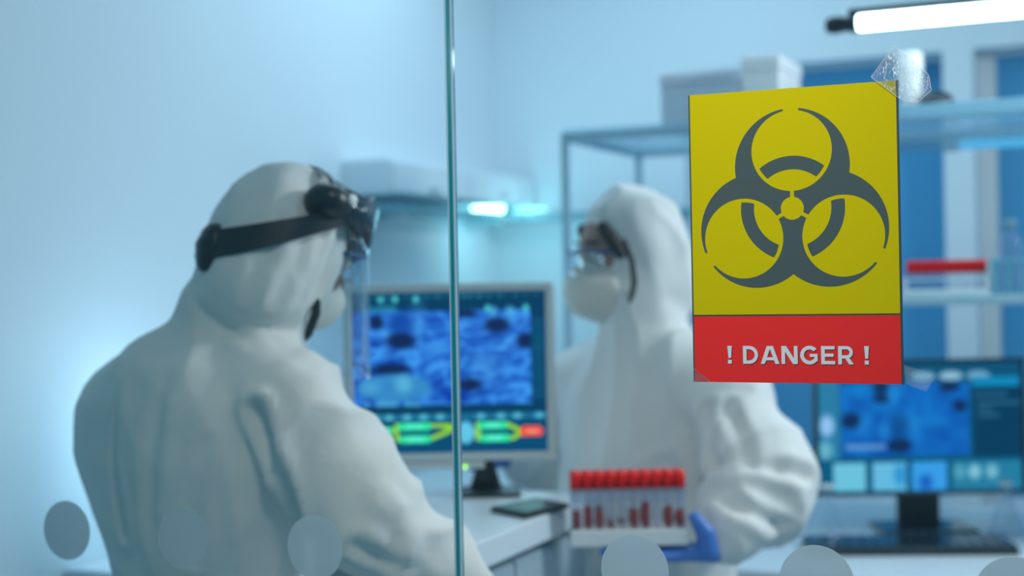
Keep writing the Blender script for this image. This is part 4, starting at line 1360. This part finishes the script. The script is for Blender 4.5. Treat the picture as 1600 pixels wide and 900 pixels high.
sB = dict(sh=P(1142, 628, 2.60), el=P(1203, 772, 2.50), wr=P(1122, 846, 2.425),
          sh2=P(905, 612, 2.82), el2=P(925, 755, 2.92), wr2=P(812, 722, 2.88))
hipB = P(1015, 980, BY)
legsB = []
for s in (-1, 1):
    hip = hipB + lB * (s * .085); legsB.append((hip, Vector((hip.x, hip.y, 0)) + lB * (s * .03)))

def suit_b():
    mb = trunk_b(0)
    mb.loft([(sB['sh'] + Vector((-.05, .03, .02)), .080, .080), (sB['sh'], .086, .084), (sB['sh'].lerp(sB['el'], .55), .084, .082), (sB['el'], .080, .080)], side=(0, 1, 0), n=24)
    mb.loft([(sB['el'], .078, .076), (sB['el'].lerp(sB['wr'], .4), .072, .070), (sB['el'].lerp(sB['wr'], .8), .055, .053), (sB['wr'], .042, .042)], side=(0, 1, 0), n=24)
    mb.loft([(sB['sh2'] + Vector((.05, -.02, .03)), .072, .072), (sB['sh2'], .076, .076), (sB['el2'], .068, .068)], side=(0, 1, 0), n=24)
    mb.loft([(sB['el2'], .066, .066), (sB['el2'].lerp(sB['wr2'], .6), .058, .056), (sB['wr2'], .044, .044)], side=(0, 1, 0), n=24)
    mb.loft([(sB['sh2'] + Vector((0, 0, .01)), .07, .07), (P(1015, 560, BY), .09, .09), (sB['sh'] + Vector((-.02, 0, .012)), .075, .07)], side=UP, n=24)
    for hip, foot in legsB:
        mb.loft([(hip, .095, .10), (hip.lerp(foot, .45), .085, .088), (hip.lerp(foot, .85), .075, .078)], side=lB, n=24)
    mb.ball((-.012, 0, .002), (.106, .092, .127), HB, 32, 24, hood_shape(.050, .16))
    mb.ball((-.035, 0, -.060), (.084, .088, .090), HB, 28, 20, hood_shape(.030, .1))
    rim = []
    for i in range(25):
        a = 2 * PI * i / 24
        y = .064 * math.sin(a); z = -.030 + .078 * math.cos(a)
        rim.append((.036 + .18 * z, y * 1.10, z))
    mb.loft([(p, .0135, .0135) for p in rim], side=(1, 0, 0), n=12, caps=False, mat=HB)
    return mb

armfold_b = [(sB['sh'], sB['el'], .084, .021, 9, 5), (sB['el'], sB['wr'], .068, .020, 12, 6), (sB['el2'], sB['wr2'], .06, .009, 14, 8)]
def disp_b(co, no):
    d = folds(co, armfold_b, .0100, 11.0, (10, 10, 1.8))
    hl = np.array([tuple(HB.inverted() @ Vector(p)) for p in co])
    inh = np.clip((.16 - np.linalg.norm(hl, axis=1)) / .03, 0, 1)
    hv = ridged(hl, 14, 18, 6, 4.0)
    d = d * (1 - inh * .7) + inh * .0080 * crest(hv)
    for pts, dep, wd in (([P(1110, 640, 2.52), P(1120, 700, 2.50), P(1145, 745, 2.48)], .013, .010),
                         ([P(1095, 660, 2.52), P(1110, 740, 2.52), P(1090, 790, 2.50)], .012, .011),
                         ([P(1145, 745, 2.43), P(1190, 735, 2.42), P(1255, 745, 2.45)], .012, .010),
                         ([P(1120, 790, 2.40), P(1170, 800, 2.40), P(1235, 830, 2.42)], .012, .010),
                         ([P(1140, 640, 2.50), P(1165, 690, 2.46), P(1175, 735, 2.43)], .010, .010),
                         ([P(955, 560, 2.60), P(950, 660, 2.60), P(960, 740, 2.60)], .006, .010),
                         ([P(1000, 740, 2.58), P(1040, 722, 2.57), P(1075, 745, 2.55)], .007, .010)):
        d += crease(co, pts, dep, wd)
    return d

bB = trunk_b(.030)
bB.ball((0, 0, 0), (.095, .074, .115), HB, 40, 32, head_skin)
bB.loft([(sB['sh'], .046, .046), (sB['el'], .040, .040), (sB['wr'], .028, .026)], side=(0, 1, 0))
bB.loft([(sB['sh2'], .046, .046), (sB['el2'], .040, .040), (sB['wr2'], .028, .026)], side=(0, 1, 0))
bB.loft([(sB['sh2'], .05, .05), (P(1015, 560, BY), .06, .06), (sB['sh'], .05, .05)], side=UP)
for hip, foot in legsB:
    bB.loft([(hip, .065, .07), (hip.lerp(foot, .5), .05, .055), (foot + Vector((0, 0, .09)), .035, .04)], side=lB)
    bB.loft([(foot + Vector((0, 0, .05)), .028, .03), (foot + fB * .12 + Vector((0, 0, .04)), .03, .022)], side=lB)
organic(bB, 'body', .0065, M['skin_fair'], pb, 2, None, b_base)
organic(suit_b(), 'coverall', .0085, M['suit_b'], pb, 8, disp_b, b_base)
make_head_gear(pb, b_base, HB, M['skin_fair'])
dress(pb, b_base, HB, 'b', 1.22, .002)
safety_glasses(pb, b_base, HB)
boots(pb, b_base, [l[1] for l in legsB], fB)
# dark hair showing at the temple under the hood
TB = Matrix.Translation(-b_base) @ HB
for s in (-1, 1):
    MB().loft([((.062, s * .058, .062), .012, .012), ((.052, s * .070, .035), .014, .008), ((.046, s * .076, .005), .010, .006)], side=(1, 0, 0), n=12, mat=TB).build('hair', M['hair'], parent=pb, smooth=True)

# held rack of blood tubes
KY = 2.40
k0, k1 = P(891, 850, KY), P(1072, 850, KY)
KW = k1.x - k0.x; kz = k0.z
krot = 0.0
kr = thing('test_tube_rack', "white rack of red-capped blood tubes held in the coverall wearer's blue glove", 'test tube rack', ((k0.x + k1.x) / 2, KY, kz), krot)
kh = P(980, 762, KY).z - kz          # height of the top plate
MB().box((0, 0, .0135), (KW, .062, .027)).build('base', M['white'], parent=kr, bevel=.002)
MB().box((0, 0, kh - .003), (KW - .004, .060, .004)).build('top_plate', M['acrylic'], parent=kr, bevel=.001)
for s in (-1, 1):
    MB().box((s * (KW / 2 - .003), 0, (kh + .022) / 2), (.004, .058, kh - .032)).build('side_panel', M['acrylic'], parent=kr, bevel=.001)
MB().box((0, -.0305, .085), (KW - .004, .001, .024)).build('front_panel', M['acrylic'], parent=kr)
levels = [.030, .038, .030, .008, 0, .031, .044, 0, .036, .030]
levels2 = [.026, 0, .034, .010, .012, .028, .030, 0, .026, .020]
pitch = (KW - .022) / 9
tubes = {}
for row, (yy, lv) in enumerate(((-.016, levels), (.016, levels2))):
    for k in range(10):
        p = Vector(((k0.x + k1.x) / 2 - KW / 2 + .011 + pitch * k, KY + yy, kz + .0275 + (.006 if (row == 1 and k in (8,)) else 0)))
        if row == 1 and k == 8: p.z -= .0058
        L = lv[k]
        if L not in tubes:
            t = make_tube(L, h=kh - .022, r=.0076); tubes[L] = t; t.location = p
        else:
            t = copy_thing(tubes[L], p, 0, '')
        side = 'front' if row == 0 else 'back'
        what = 'blood filled' if L > .02 else ('nearly empty' if L > 0 else 'empty')
        t['label'] = f'{what} red-capped test tube in the {side} row of the held rack'
        t['group'] = f'{what} tubes in the {side} row of the held rack'

# the left glove under and around the right end of the rack
wrist = sB['wr']
fdir = Vector((-1, -.10, .02)).normalized()
hmat = Matrix.Translation(Vector((k1.x + .040, KY + .010, kz - .0195)) - b_base) @ frame(fdir, Vector((0, 0, -1)))
hb = hand_builder(curl=(.02, .06, .06), spread=.07, cuff=.004, thumb=False)
hb.v = [tuple(hmat @ Vector(p)) for p in hb.v]
tipT = Vector((k1.x + .013, KY - .022, kz + .044)) - b_base; rootT = Vector((k1.x + .035, KY - .02, kz - .012)) - b_base
hb.loft([(rootT, .020, .020), (rootT.lerp(tipT, .5) + Vector((.006, -.002, .004)), .0165, .0165), (tipT, .0115, .0115)], side=(0, 1, 0), n=12)
organic(hb, 'glove', .0030, M['glove'], pb, 3)
d = (sB['wr2'] - sB['el2']).normalized()
hm = Matrix.Translation(sB['wr2'] + d * .02 - b_base) @ frame(d, UP) @ Matrix.Diagonal((1, -1, 1, 1))
hb = hand_builder(); hb.v = [tuple(hm @ Vector(p)) for p in hb.v]
organic(hb, 'glove', .0030, M['glove'], pb, 3)
